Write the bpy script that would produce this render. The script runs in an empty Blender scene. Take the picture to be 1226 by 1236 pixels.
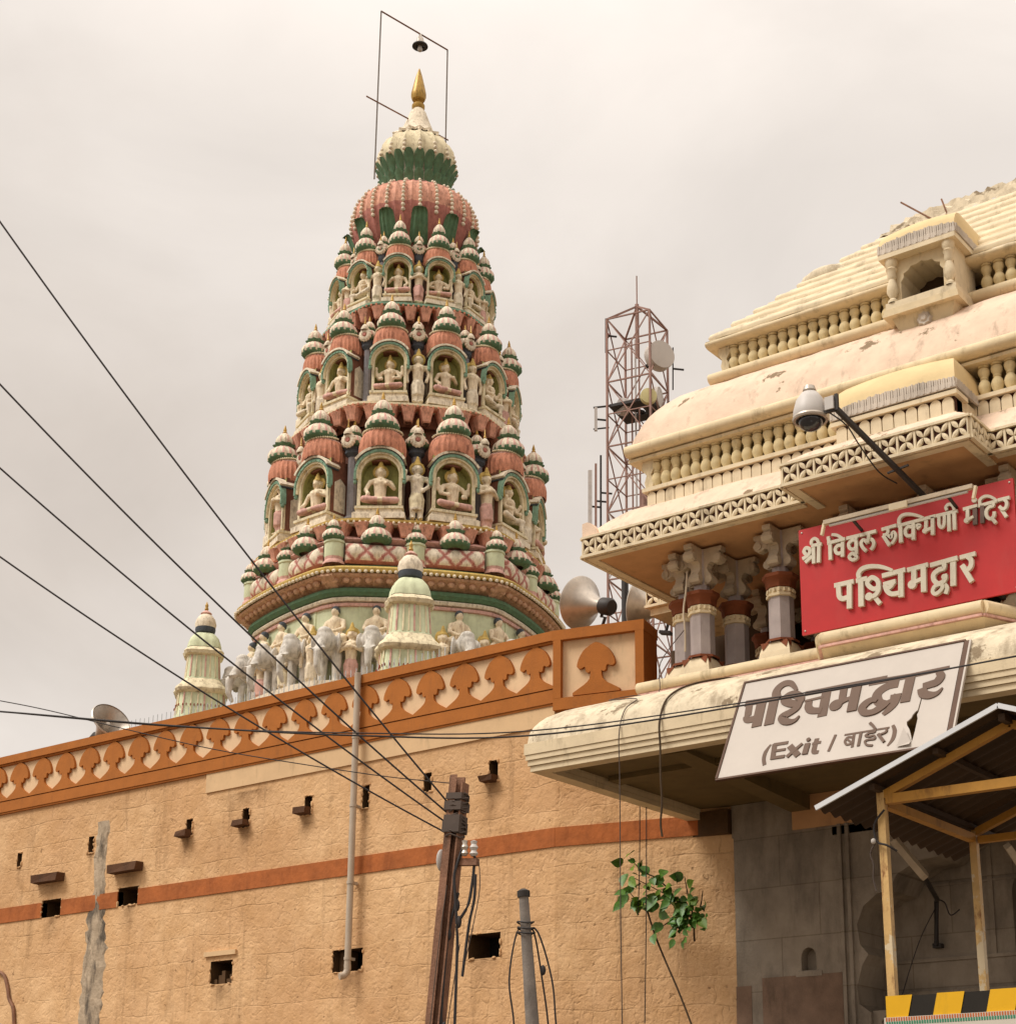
import bpy, bmesh, math, random
import numpy as np
from mathutils import Vector, Matrix
from mathutils.geometry import tessellate_polygon
random.seed(7)
sc = bpy.context.scene
COL = sc.collection
R = math.radians
# ------------------------------------------------------------------ camera
PX, PY, F, HZ = 700., 880., 2014., 1420.
PITCH = math.atan((HZ-PY)/F); AZ = R(35.7)
fh = Vector((-math.sin(AZ), math.cos(AZ), 0)); rt = Vector((math.cos(AZ), math.sin(AZ), 0)); upv = Vector((0, 0, 1))
fw = fh*math.cos(PITCH)+upv*math.sin(PITCH); uu = -fh*math.sin(PITCH)+upv*math.cos(PITCH)
CAM = Vector((0, 0, 1.6))
def ray(u, v): return fw+rt*((u-PX)/F)-uu*((v-PY)/F)
def atY(u, v, Y): d = ray(u, v); return CAM+d*((Y-CAM.y)/d.y)
def atD(u, v, D): d = ray(u, v); return CAM+d*(D/d.dot(fh))
def atP(u, v, P, n): d = ray(u, v); return CAM+d*((Vector(P)-CAM).dot(n)/d.dot(n))
cd = bpy.data.cameras.new('camera'); co = bpy.data.objects.new('camera', cd); COL.objects.link(co)
co.location = CAM
co.rotation_euler = Matrix((rt, uu, -fw)).transposed().to_euler()
cd.sensor_fit = 'HORIZONTAL'; cd.sensor_width = 36; cd.lens = 36*F/1226
cd.shift_x = (613-PX)/1226; cd.shift_y = (PY-618)/1226
cd.clip_start = .1; cd.clip_end = 3000
sc.camera = co
sc.view_settings.view_transform = 'Standard'; sc.view_settings.look = 'None'
sc.view_settings.exposure = 0; sc.view_settings.gamma = 1
# ------------------------------------------------------------------ light
SUN_EL, SUN_AZ = R(52), R(215)       # compass style: 180 = from -Y
w = bpy.data.worlds.new('World'); sc.world = w; w.use_nodes = True
nt = w.node_tree; N = nt.nodes; L = nt.links
bg = N['Background']; bg.inputs['Strength'].default_value = .1
sky = N.new('ShaderNodeTexSky'); sky.sky_type = 'NISHITA'; sky.sun_disc = False
sky.sun_elevation = SUN_EL; sky.sun_rotation = SUN_AZ; sky.dust_density = 3
tc = N.new('ShaderNodeTexCoord'); sep = N.new('ShaderNodeSeparateXYZ'); L.new(tc.outputs['Generated'], sep.inputs[0])
ns = N.new('ShaderNodeTexNoise'); ns.inputs['Scale'].default_value = 1.9; ns.inputs['Detail'].default_value = 7; ns.inputs['Roughness'].default_value = .5
ns.inputs['Distortion'].default_value = .35
mp = N.new('ShaderNodeMapping'); mp.inputs['Scale'].default_value = (1, 1, 1.7); mp.inputs['Location'].default_value = (1.3, .4, .2)
L.new(tc.outputs['Generated'], mp.inputs[0]); L.new(mp.outputs[0], ns.inputs['Vector'])
dt = N.new('ShaderNodeVectorMath'); dt.operation = 'DOT_PRODUCT'; dt.inputs[1].default_value = ray(900, 120).normalized()
L.new(tc.outputs['Generated'], dt.inputs[0])
lb = N.new('ShaderNodeMapRange'); lb.inputs['From Min'].default_value = .88; lb.inputs['From Max'].default_value = 1.0; lb.inputs['To Min'].default_value = -.07; lb.inputs['To Max'].default_value = .10
L.new(dt.outputs['Value'], lb.inputs['Value'])
az_ = N.new('ShaderNodeMath'); az_.operation = 'SUBTRACT'; az_.inputs[1].default_value = .40; L.new(sep.outputs['Z'], az_.inputs[0])
ab_ = N.new('ShaderNodeMath'); ab_.operation = 'ABSOLUTE'; L.new(az_.outputs[0], ab_.inputs[0])
mb_ = N.new('ShaderNodeMapRange'); mb_.inputs['From Min'].default_value = .02; mb_.inputs['From Max'].default_value = .17; mb_.inputs['To Max'].default_value = .22; L.new(ab_.outputs[0], mb_.inputs['Value'])
a0_ = N.new('ShaderNodeMath'); L.new(ns.outputs['Fac'], a0_.inputs[0]); L.new(mb_.outputs[0], a0_.inputs[1])
ad = N.new('ShaderNodeMath'); L.new(a0_.outputs[0], ad.inputs[0]); L.new(lb.outputs[0], ad.inputs[1])
cr = N.new('ShaderNodeValToRGB'); L.new(ad.outputs[0], cr.inputs[0])
cr.color_ramp.elements[0].position = .40; cr.color_ramp.elements[0].color = (.75, .665, .59, 1)
cr.color_ramp.elements[1].position = .62; cr.color_ramp.elements[1].color = (.878, .80, .73, 1)
gr = N.new('ShaderNodeMapRange'); gr.inputs['From Min'].default_value = .55; gr.inputs['From Max'].default_value = 1.0
gr.inputs['To Min'].default_value = 10.0; gr.inputs['To Max'].default_value = 22.5
L.new(sep.outputs['Z'], gr.inputs['Value'])
vm = N.new('ShaderNodeVectorMath'); vm.operation = 'SCALE'
n2 = N.new('ShaderNodeTexNoise'); n2.inputs['Scale'].default_value = 3.6; n2.inputs['Detail'].default_value = 8; n2.inputs['Roughness'].default_value = .55; n2.inputs['Distortion'].default_value = .5
L.new(mp.outputs[0], n2.inputs['Vector'])
r2 = N.new('ShaderNodeMapRange'); r2.inputs['From Min'].default_value = .36; r2.inputs['From Max'].default_value = .64; r2.inputs['To Min'].default_value = .925; r2.inputs['To Max'].default_value = 1.06
L.new(n2.outputs['Fac'], r2.inputs['Value'])
ml_ = N.new('ShaderNodeMath'); ml_.operation = 'MULTIPLY'; L.new(gr.outputs[0], ml_.inputs[0]); L.new(r2.outputs[0], ml_.inputs[1])
L.new(cr.outputs[0], vm.inputs[0]); L.new(ml_.outputs[0], vm.inputs['Scale'])
mx = N.new('ShaderNodeMix'); mx.data_type = 'RGBA'; mx.inputs['Factor'].default_value = .96
L.new(sky.outputs[0], mx.inputs['A']); L.new(vm.outputs[0], mx.inputs['B']); L.new(mx.outputs['Result'], bg.inputs['Color'])
sl = bpy.data.lights.new('sun', 'SUN'); so = bpy.data.objects.new('sun', sl); COL.objects.link(so)
sl.energy = 2.6; sl.angle = R(24); sl.color = (1, .96, .9)
sd = Vector((math.sin(SUN_AZ)*math.cos(SUN_EL), math.cos(SUN_AZ)*math.cos(SUN_EL), math.sin(SUN_EL)))
so.rotation_euler = sd.to_track_quat('Z', 'Y').to_euler()
# ------------------------------------------------------------------ materials
def lin(c): c /= 255; return c/12.92 if c <= .04045 else ((c+.055)/1.055)**2.4
def S(r, g, b, k=1.): return (lin(r)*k, lin(g)*k, lin(b)*k)
MATS = {}
def pm(name, rgb, rough=.85, var=.16, dirt=.35, dcol=(.06, .045, .03), nsc=1.6, thr=(.56, .72), bump=.25, bsc=55, metal=0, chip=None, spec=.3):
    if name.startswith('t_'): dirt = min(.8, dirt*1.3); thr = (.50, .68) if thr == (.56, .72) else thr; nsc *= 1.25; var *= 1.15
    rgb = (min(.9, rgb[0]), min(.88, rgb[1]*1.06), min(.86, rgb[2]*1.15))
    m = bpy.data.materials.new(name); m.use_nodes = True; MATS[name] = m
    t = m.node_tree; n = t.nodes; l = t.links; b = n['Principled BSDF']
    b.inputs['Roughness'].default_value = rough; b.inputs['Metallic'].default_value = metal
    b.inputs['Specular IOR Level'].default_value = spec
    g = n.new('ShaderNodeNewGeometry')
    a = n.new('ShaderNodeTexNoise'); a.inputs['Scale'].default_value = nsc*2.3; a.inputs['Detail'].default_value = 6; a.inputs['Roughness'].default_value = .62
    l.new(g.outputs['Position'], a.inputs['Vector'])
    r1 = n.new('ShaderNodeMapRange'); r1.inputs['From Min'].default_value = .3; r1.inputs['From Max'].default_value = .7
    r1.inputs['To Min'].default_value = 1-var; r1.inputs['To Max'].default_value = 1+var
    l.new(a.outputs['Fac'], r1.inputs['Value'])
    sc_ = n.new('ShaderNodeVectorMath'); sc_.operation = 'SCALE'; sc_.inputs[0].default_value = rgb
    l.new(r1.outputs[0], sc_.inputs['Scale'])
    out = sc_.outputs[0]
    if chip:
        c2 = n.new('ShaderNodeTexNoise'); c2.inputs['Scale'].default_value = nsc*1.1; c2.inputs['Detail'].default_value = 9; c2.inputs['Roughness'].default_value = .68
        of = n.new('ShaderNodeVectorMath'); of.operation = 'ADD'; of.inputs[1].default_value = (11.3, 5.1, 2.7)
        l.new(g.outputs['Position'], of.inputs[0]); l.new(of.outputs[0], c2.inputs['Vector'])
        q = n.new('ShaderNodeMapRange'); q.inputs['From Min'].default_value = chip[1]; q.inputs['From Max'].default_value = chip[1]+.025
        l.new(c2.outputs['Fac'], q.inputs['Value'])
        k = n.new('ShaderNodeMix'); k.data_type = 'RGBA'; k.inputs['B'].default_value = (*chip[0], 1)
        l.new(q.outputs[0], k.inputs['Factor']); l.new(out, k.inputs['A']); out = k.outputs['Result']
    if dirt > 0:
        mp = n.new('ShaderNodeMapping'); mp.inputs['Scale'].default_value = (1, 1, .3)
        l.new(g.outputs['Position'], mp.inputs['Vector'])
        d = n.new('ShaderNodeTexNoise'); d.inputs['Scale'].default_value = nsc*3.1; d.inputs['Detail'].default_value = 8; d.inputs['Roughness'].default_value = .7
        l.new(mp.outputs[0], d.inputs['Vector'])
        q = n.new('ShaderNodeMapRange'); q.inputs['From Min'].default_value = thr[0]; q.inputs['From Max'].default_value = thr[1]; q.inputs['To Max'].default_value = dirt
        l.new(d.outputs['Fac'], q.inputs['Value'])
        k = n.new('ShaderNodeMix'); k.data_type = 'RGBA'; k.inputs['B'].default_value = (*dcol, 1)
        l.new(q.outputs[0], k.inputs['Factor']); l.new(out, k.inputs['A']); out = k.outputs['Result']
    l.new(out, b.inputs['Base Color'])
    if bump:
        e = n.new('ShaderNodeTexNoise'); e.inputs['Scale'].default_value = bsc; e.inputs['Detail'].default_value = 4
        l.new(g.outputs['Position'], e.inputs['Vector'])
        bp = n.new('ShaderNodeBump'); bp.inputs['Strength'].default_value = bump; bp.inputs['Distance'].default_value = .012
        l.new(e.outputs['Fac'], bp.inputs['Height']); l.new(bp.outputs[0], b.inputs['Normal'])
    return m
# ------------------------------------------------------------------ mesh builder
class MB:
    def __init__(s): s.v = []; s.f = []; s.m = []; s.sm = []
    def add(s, vs, fs, m, smooth=False):
        o = len(s.v); s.v += [tuple(p) for p in vs]
        for f in fs: s.f.append([o+i for i in f]); s.m.append(m); s.sm.append(smooth)
    def box(s, x0, x1, y0, y1, z0, z1, m):
        s.add([(x0,y0,z0),(x1,y0,z0),(x1,y1,z0),(x0,y1,z0),(x0,y0,z1),(x1,y0,z1),(x1,y1,z1),(x0,y1,z1)],
              [(0,3,2,1),(4,5,6,7),(0,1,5,4),(1,2,6,5),(2,3,7,6),(3,0,4,7)], m)
    def obox(s, p0, p1, w, h, m, up=(0,0,1)):      # bar from p0 to p1, section w x h
        p0 = Vector(p0); p1 = Vector(p1); d = (p1-p0).normalized(); u = Vector(up)
        a = d.cross(u)
        if a.length < 1e-4: a = d.cross(Vector((1,0,0)))
        a.normalize(); b = a.cross(d).normalized()
        vs = [q+a*(sx*w/2)+b*(sz*h/2) for q in (p0, p1) for sx, sz in ((-1,-1),(1,-1),(1,1),(-1,1))]
        s.add(vs, [(3,2,1,0),(4,5,6,7),(0,1,5,4),(1,2,6,5),(2,3,7,6),(3,0,4,7)], m)
    def prism(s, poly, y0, y1, m, ms=None, xf=None):  # XZ polygon (ccw seen from -Y) extruded along Y
        n = len(poly); f = xf or (lambda x, y, z: (x, y, z))
        vs = [f(x, y0, z) for x, z in poly]+[f(x, y1, z) for x, z in poly]
        s.add(vs, [tuple(range(n)), tuple(range(2*n-1, n-1, -1))], m)
        s.add(vs, [(i, i+n, (i+1) % n+n, (i+1) % n) for i in range(n)], ms or m)
    def xprism(s, poly, x0, x1, m, smooth=False):   # YZ polygon extruded along X
        n = len(poly)
        vs = [(x0, y, z) for y, z in poly]+[(x1, y, z) for y, z in poly]
        s.add(vs, [tuple(range(n-1, -1, -1)), tuple(range(n, 2*n))], m)
        s.add(vs, [(i, (i+1) % n, (i+1) % n+n, i+n) for i in range(n)], m, smooth)
    def lathe(s, prof, n, m, c=(0,0,0), rf=None, smooth=True, a0=0, a1=2*math.pi, ms=None, sy=1, zf=None, mf=None):
        full = abs(a1-a0-2*math.pi) < 1e-6; k = n if full else n+1
        vs = []
        for r, z in prof:
            for i in range(k):
                a = a0+(a1-a0)*i/n; q = r*(rf(a, z) if rf else 1)
                vs.append((c[0]+q*math.cos(a), c[1]+sy*q*math.sin(a), c[2]+z+(zf(a) if zf else 0)))
        for j in range(len(prof)-1):
            fs = [(j*k+i, j*k+(i+1) % k, (j+1)*k+(i+1) % k, (j+1)*k+i) for i in range(n)]
            s.add([], [], m)
            o = len(s.v)
            for i_, f in enumerate(fs): s.f.append([o+i for i in f]); s.m.append(mf(j, i_) if mf else (ms[j] if ms else m)); s.sm.append(smooth)
        s.v += vs
    def tube(s, pts, r, m, n=6, smooth=True, caps=True):
        pts = [Vector(p) for p in pts]; rs = r if isinstance(r, (list, tuple)) else [r]*len(pts)
        vs = []; ref = Vector((.31, .17, .93)).normalized()
        for i, p in enumerate(pts):
            d = (pts[min(i+1, len(pts)-1)]-pts[max(i-1, 0)]).normalized()
            a = d.cross(ref); a.normalize(); b = d.cross(a)
            vs += [p+(a*math.cos(2*math.pi*j/n)+b*math.sin(2*math.pi*j/n))*rs[i] for j in range(n)]
        fs = [(i*n+j, i*n+(j+1) % n, (i+1)*n+(j+1) % n, (i+1)*n+j) for i in range(len(pts)-1) for j in range(n)]
        if caps: fs += [tuple(range(n-1, -1, -1)), tuple(range((len(pts)-1)*n, len(pts)*n))]
        s.add(vs, fs, m, smooth)
    def ell(s, c, r, m, nu=12, nv=8, rot=None):
        vs = []; M = rot or Matrix.Identity(3); c = Vector(c)
        for j in range(nv+1):
            t = math.pi*j/nv-math.pi/2
            for i in range(nu):
                a = 2*math.pi*i/nu
                vs.append(c+M@Vector((r[0]*math.cos(t)*math.cos(a), r[1]*math.cos(t)*math.sin(a), r[2]*math.sin(t))))
        s.add(vs, [(j*nu+i, j*nu+(i+1) % nu, (j+1)*nu+(i+1) % nu, (j+1)*nu+i) for j in range(nv) for i in range(nu)], m, True)
    def cap(s, p0, p1, r0, r1, m, n=10):
        p0 = Vector(p0); p1 = Vector(p1); d = p1-p0; ln = d.length; d.normalize()
        pts = []; rs = []
        for t in (-.95, -.7, -.35, 0): pts.append(p0+d*(t*r0)); rs.append(r0*math.sqrt(1-t*t))
        for t in (0, .35, .7, .95): pts.append(p1+d*(t*r1)); rs.append(r1*math.sqrt(1-t*t))
        s.tube(pts, rs, m, n)
    def build(s, name, parent=None, loc=None, rotz=None, ang=38):
        me = bpy.data.meshes.new(name); me.from_pydata(s.v, [], s.f)
        keys = list(dict.fromkeys(s.m))
        for k in keys: me.materials.append(MATS[k])
        ix = {k: i for i, k in enumerate(keys)}
        me.polygons.foreach_set('material_index', [ix[k] for k in s.m])
        me.polygons.foreach_set('use_smooth', s.sm)
        bm = bmesh.new(); bm.from_mesh(me); bmesh.ops.remove_doubles(bm, verts=bm.verts, dist=1e-5) if len(s.v) < 60000 else None
        bmesh.ops.recalc_face_normals(bm, faces=bm.faces); bm.to_mesh(me); bm.free()
        if any(s.sm): me.set_sharp_from_angle(angle=R(ang))
        me.update()
        o = bpy.data.objects.new(name, me); COL.objects.link(o)
        if parent: o.parent = parent
        if loc is not None: o.location = loc
        if rotz is not None: o.rotation_euler = (0, 0, rotz)
        return o
def tag(o, label=None, cat=None, group=None, kind=None):
    if label: o['label'] = label
    if cat: o['category'] = cat
    if group: o['group'] = group
    if kind: o['kind'] = kind
    return o
def thing(name, label, cat, loc=(0,0,0), rotz=0, group=None):
    o = bpy.data.objects.new(name, None); COL.objects.link(o); o.location = loc; o.rotation_euler = (0, 0, rotz)
    return tag(o, label, cat, group)
def dup(o, parent=None, loc=None, rotz=None, scale=None):
    c = o.copy(); COL.objects.link(c); c.parent = parent
    if loc is not None: c.location = loc
    if rotz is not None: c.rotation_euler = (0, 0, rotz)
    if scale is not None: c.scale = (scale,)*3 if not isinstance(scale, tuple) else scale
    for ch in list(o.children):
        dup(ch, c)
    return c
def sculpt(name, mb, voxel, parent=None, mat=None, rules=None):   # fuse a figure's masses into one continuous skin
    o = mb.build(name)
    md = o.modifiers.new('r', 'REMESH'); md.mode = 'VOXEL'; md.voxel_size = voxel; md.use_smooth_shade = True
    m2 = o.modifiers.new('s', 'SMOOTH'); m2.factor = .4; m2.iterations = 1
    dg = bpy.context.evaluated_depsgraph_get(); me = bpy.data.meshes.new_from_object(o.evaluated_get(dg))
    o.modifiers.clear(); o.data = me
    me.materials.clear(); me.materials.append(MATS[mat or mb.m[0]])
    if rules:
        for mm, fn in rules:
            me.materials.append(MATS[mm]); ix = len(me.materials)-1
            for p in me.polygons:
                if fn(*p.center): p.material_index = ix
    me.name = name
    if parent: o.parent = parent
    return o
def spline(pts, k=5):
    P = [Vector(p) for p in pts]; out = []
    for i in range(len(P)-1):
        a = P[max(i-1, 0)]; b = P[i]; c = P[i+1]; d = P[min(i+2, len(P)-1)]
        for j in range(k):
            t = j/k
            out.append(.5*((2*b)+(c-a)*t+(2*a-5*b+4*c-d)*t*t+(3*b-a-3*c+d)*t**3))
    out.append(P[-1]); return out
# palette
pm('wall_trim_orange', S(202,120,50,.68), var=.1, dirt=.3, thr=(.55,.75), bump=.3)
pm('infill_cream', S(238,198,152,.86), var=.08, dirt=.25, bump=.15)
pm('gate_cream', S(240,216,176,.83), var=.12, dirt=.5, thr=(.54,.7), dcol=(.16,.11,.06), chip=None, bump=.2)
pm('gate_pink', S(240,206,174,.84), var=.13, dirt=.55, thr=(.54,.72), dcol=(.16,.11,.07), chip=(S(160,136,106,.7), .605), bump=.25, nsc=1.5)
pm('gate_yellow', S(236,210,166,.83), var=.12, dirt=.5, thr=(.54,.7), dcol=(.12,.08,.03), bump=.2)
pm('baluster_paint', S(232,206,154,.82), var=.14, dirt=.4, thr=(.54,.7), dcol=(.14,.1,.05), bump=.2, nsc=3)
pm('dome_yellow', S(238,206,150,.8), var=.08, dirt=.3, thr=(.6,.76), dcol=(.2,.14,.07), bump=.15)
pm('gate_fringe', S(220,202,180,.8), var=.2, dirt=.4, bump=.2)
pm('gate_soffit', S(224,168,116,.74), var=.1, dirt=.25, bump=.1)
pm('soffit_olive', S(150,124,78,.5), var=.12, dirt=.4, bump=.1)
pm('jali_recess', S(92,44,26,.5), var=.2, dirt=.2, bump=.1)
pm('bal_recess', S(140,92,50,.5), var=.2, dirt=.3, bump=.1)  # brown darkened to paint in the shade of the void behind the balusters
pm('fascia_cream', S(240,214,172,.82), var=.1, dirt=.5, thr=(.55,.72), dcol=(.16,.11,.06), bump=.2)
pm('canopy_roof', S(234,212,176,.8), var=.16, dirt=.75, thr=(.47,.66), dcol=(.25,.19,.12), chip=(S(160,140,112,.7), .58), bump=.5, nsc=1.5)
pm('column_grey', S(190,172,162,.76), var=.12, dirt=.35, bump=.2)
pm('column_red', S(150,80,45,.6), var=.15, dirt=.35, bump=.2)
pm('stone_bracket', S(212,188,156,.74), var=.18, dirt=.55, bump=.4)
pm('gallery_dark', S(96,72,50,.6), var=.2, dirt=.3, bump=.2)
pm('facade_grey', S(176,158,136,.68), var=.22, dirt=.6, thr=(.45,.7), dcol=(.08,.06,.045), bump=.5, bsc=30, nsc=.9)
pm('facade_red', S(156,124,100,.6), var=.25, dirt=.5, bump=.4)
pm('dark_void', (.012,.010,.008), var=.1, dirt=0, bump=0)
pm('hole_stone', S(120,85,50,.5), var=.2, dirt=.5, bump=.4)
pm('rust_stone', S(120,78,48,.5), var=.25, dirt=.5, bump=.5)
pm('cement', S(200,174,142,.72), var=.25, dirt=.85, thr=(.46,.60), dcol=(.06,.05,.04), bump=.8, bsc=22)
pm('strip_cream', S(234,192,142,.82), var=.07, dirt=.3, bump=.15)
pm('sign_red', S(198,36,34,.82), rough=.45, var=.07, dirt=.16, thr=(.52,.8), dcol=(.35,.12,.09), bump=0, spec=.4)
pm('letter_cream', S(230,216,188,.8), rough=.6, var=.08, dirt=.35, thr=(.55,.75), dcol=(.2,.14,.08), bump=.1)
pm('letter_grey', S(130,105,90,.6), rough=.7, var=.2, dirt=.4, bump=.1)
pm('sign_white', S(226,208,188,.62), rough=.5, var=.04, dirt=.18, thr=(.58,.8), dcol=(.35,.27,.18), bump=0)
pm('letter_brown', S(112,82,60,.7), rough=.6, var=.1, dirt=.2, thr=(.6,.8), dcol=(.3,.2,.12), bump=0)
pm('frame_brown', S(110,72,45,.6), rough=.6, var=.2, dirt=.3, bump=.1)
pm('rust_iron', S(156,110,82,.74), rough=.75, var=.3, dirt=.55, thr=(.52,.68), dcol=(.035,.022,.015), bump=.5, nsc=3)
pm('pole_grey', S(150,136,122,.7), rough=.7, var=.2, dirt=.5, bump=.3, nsc=3)
pm('cable_black', (.035,.028,.025), rough=.6, var=.1, dirt=0, bump=0)
pm('cable_brown', (.085,.058,.042), rough=.7, var=.2, dirt=0, bump=0)
pm('metal_grey', S(208,192,172,.8), rough=.38, var=.15, dirt=.4, metal=.5, bump=.05, nsc=3)
pm('metal_dark', S(62,54,48,.7), rough=.55, var=.2, dirt=.3, bump=.1, nsc=4)
pm('pipe_grey', S(204,182,156,.78), rough=.55, var=.12, dirt=.45, dcol=(.2,.13,.07), bump=.1)
pm('plastic_white', S(214,202,188,.8), rough=.45, var=.05, dirt=.25, dcol=(.25,.18,.12), bump=0)
pm('glass_dark', (.03,.03,.035), rough=.12, var=.1, dirt=0, bump=0, spec=.6)
pm('canopy_post', S(222,178,112,.78), rough=.55, var=.16, dirt=.8, thr=(.53,.62), dcol=S(150,72,28,.5), bump=.15, nsc=4, chip=(S(226,206,170,.8), .56))
pm('canopy_beam', S(212,150,60,.7), rough=.55, var=.12, dirt=.5, thr=(.56,.68), dcol=S(120,70,30,.5), bump=.1, nsc=3)
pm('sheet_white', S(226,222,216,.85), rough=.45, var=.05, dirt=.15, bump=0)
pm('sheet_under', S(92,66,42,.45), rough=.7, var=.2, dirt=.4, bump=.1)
pm('board_yellow', S(236,176,24,.85), rough=.5, var=.06, dirt=.25, thr=(.56,.7), bump=0)
pm('board_black', S(44,36,26,.6), rough=.5, var=.15, dirt=.2, bump=0)
pm('banner_cloth', S(222,208,186,.8), rough=.8, var=.06, dirt=.2, bump=0)
pm('banner_blue', S(60,72,130,.7), rough=.7, var=.1, dirt=.2, bump=0)
pm('banner_green', S(70,150,110,.7), rough=.7, var=.1, dirt=.2, bump=0)
pm('banner_orange', S(214,110,50,.7), rough=.7, var=.1, dirt=.2, bump=0)
pm('leaf_green', S(90,134,42,.68), rough=.45, var=.4, dirt=0, bump=0, nsc=9, spec=.5)
pm('leaf_yellow', S(128,158,50,.6), rough=.45, var=.3, dirt=0, bump=0, nsc=9)
pm('stem_brown', S(92,70,46,.6), rough=.8, var=.2, dirt=0, bump=.2)
# tower paints
pm('t_cream', S(242,222,180,.86), var=.14, dirt=.45, dcol=S(120,86,56,.6), nsc=2.4, bump=.3, bsc=24)
pm('t_stone', S(242,222,190,.88), var=.16, dirt=.45, dcol=S(126,92,64,.6), nsc=3, bump=.3, bsc=24)
pm('t_orange', S(222,148,114,.8), var=.2, dirt=.5, dcol=S(110,50,34,.5), nsc=2.8, bump=.3, bsc=24)
pm('t_pink', S(230,178,158,.82), var=.16, dirt=.4, dcol=S(150,84,64,.6), nsc=2.8, bump=.3, bsc=24)
pm('t_rose', S(206,132,114,.74), var=.16, dirt=.4, dcol=S(120,60,48,.6), nsc=2.8, bump=.3, bsc=24)
pm('t_green', S(108,140,102,.72), var=.2, dirt=.35, dcol=S(120,110,70,.6), nsc=2.8, bump=.3, bsc=24)
pm('t_teal', S(146,178,146,.76), var=.14, dirt=.35, dcol=S(90,100,70,.6), nsc=2.8, bump=.3, bsc=24)
pm('t_olive', S(184,178,106,.74), var=.16, dirt=.4, dcol=S(96,84,40,.6), nsc=2.8, bump=.2, bsc=24)
pm('t_brown', S(150,96,72,.66), var=.2, dirt=.3, nsc=2.8, bump=.2, bsc=24)
pm('t_terra', S(226,162,132,.88), var=.22, dirt=.5, dcol=S(84,44,30,.5), nsc=2.8, bump=.3, bsc=24)
pm('t_eave', S(226,178,140,.84), var=.2, dirt=.45, dcol=S(130,76,48,.6), nsc=2.8, bump=.3, bsc=24)
pm('t_pale', S(224,224,180,.84), var=.08, dirt=.2, dcol=S(160,150,110,.7), nsc=1.8, bump=.15, bsc=20)
pm('t_lilac', S(160,152,150,.7), var=.14, dirt=.35, nsc=2.8, bump=.2)
pm('t_slate', S(96,100,104,.66), var=.16, dirt=.3, nsc=2.8, bump=.2)
pm('t_grey', S(222,210,192,.84), var=.16, dirt=.5, dcol=S(96,86,74,.6), nsc=2.4, bump=.3, bsc=24)
pm('t_gold', S(206,160,78,.8), rough=.42, var=.15, dirt=.5, metal=.25, dcol=S(96,70,30,.6), nsc=4, bump=0)
pm('t_skin', S(246,222,184,.88), var=.12, dirt=.5, dcol=S(170,120,80,.7), nsc=3, bump=.2, bsc=24)
pm('t_yellow', S(216,178,96,.76), var=.14, dirt=.35, nsc=2.6, bump=.2, bsc=24)
pm('t_red', S(170,52,40,.6), var=.15, dirt=.2, nsc=2.8, bump=0)
pm('galv', S(206,206,200,.75), rough=.5, var=.08, dirt=.3, metal=.25, bump=0)
pm('tele_red', S(164,122,104,.82), rough=.6, var=.2, dirt=.3, bump=0)
pm('tele_white', S(214,200,186,.8), rough=.55, var=.1, dirt=.25, bump=0)
pm('drum_white', S(224,208,190,.82), rough=.5, var=.05, dirt=.15, bump=0, nsc=.5)
pm('dish_yellow', S(232,214,150,.82), rough=.5, var=.05, dirt=.15, bump=0, nsc=.5)
pm('ground_dust', S(150,128,102,.5), rough=.95, var=.2, dirt=.4, nsc=.3, bump=.3)
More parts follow.
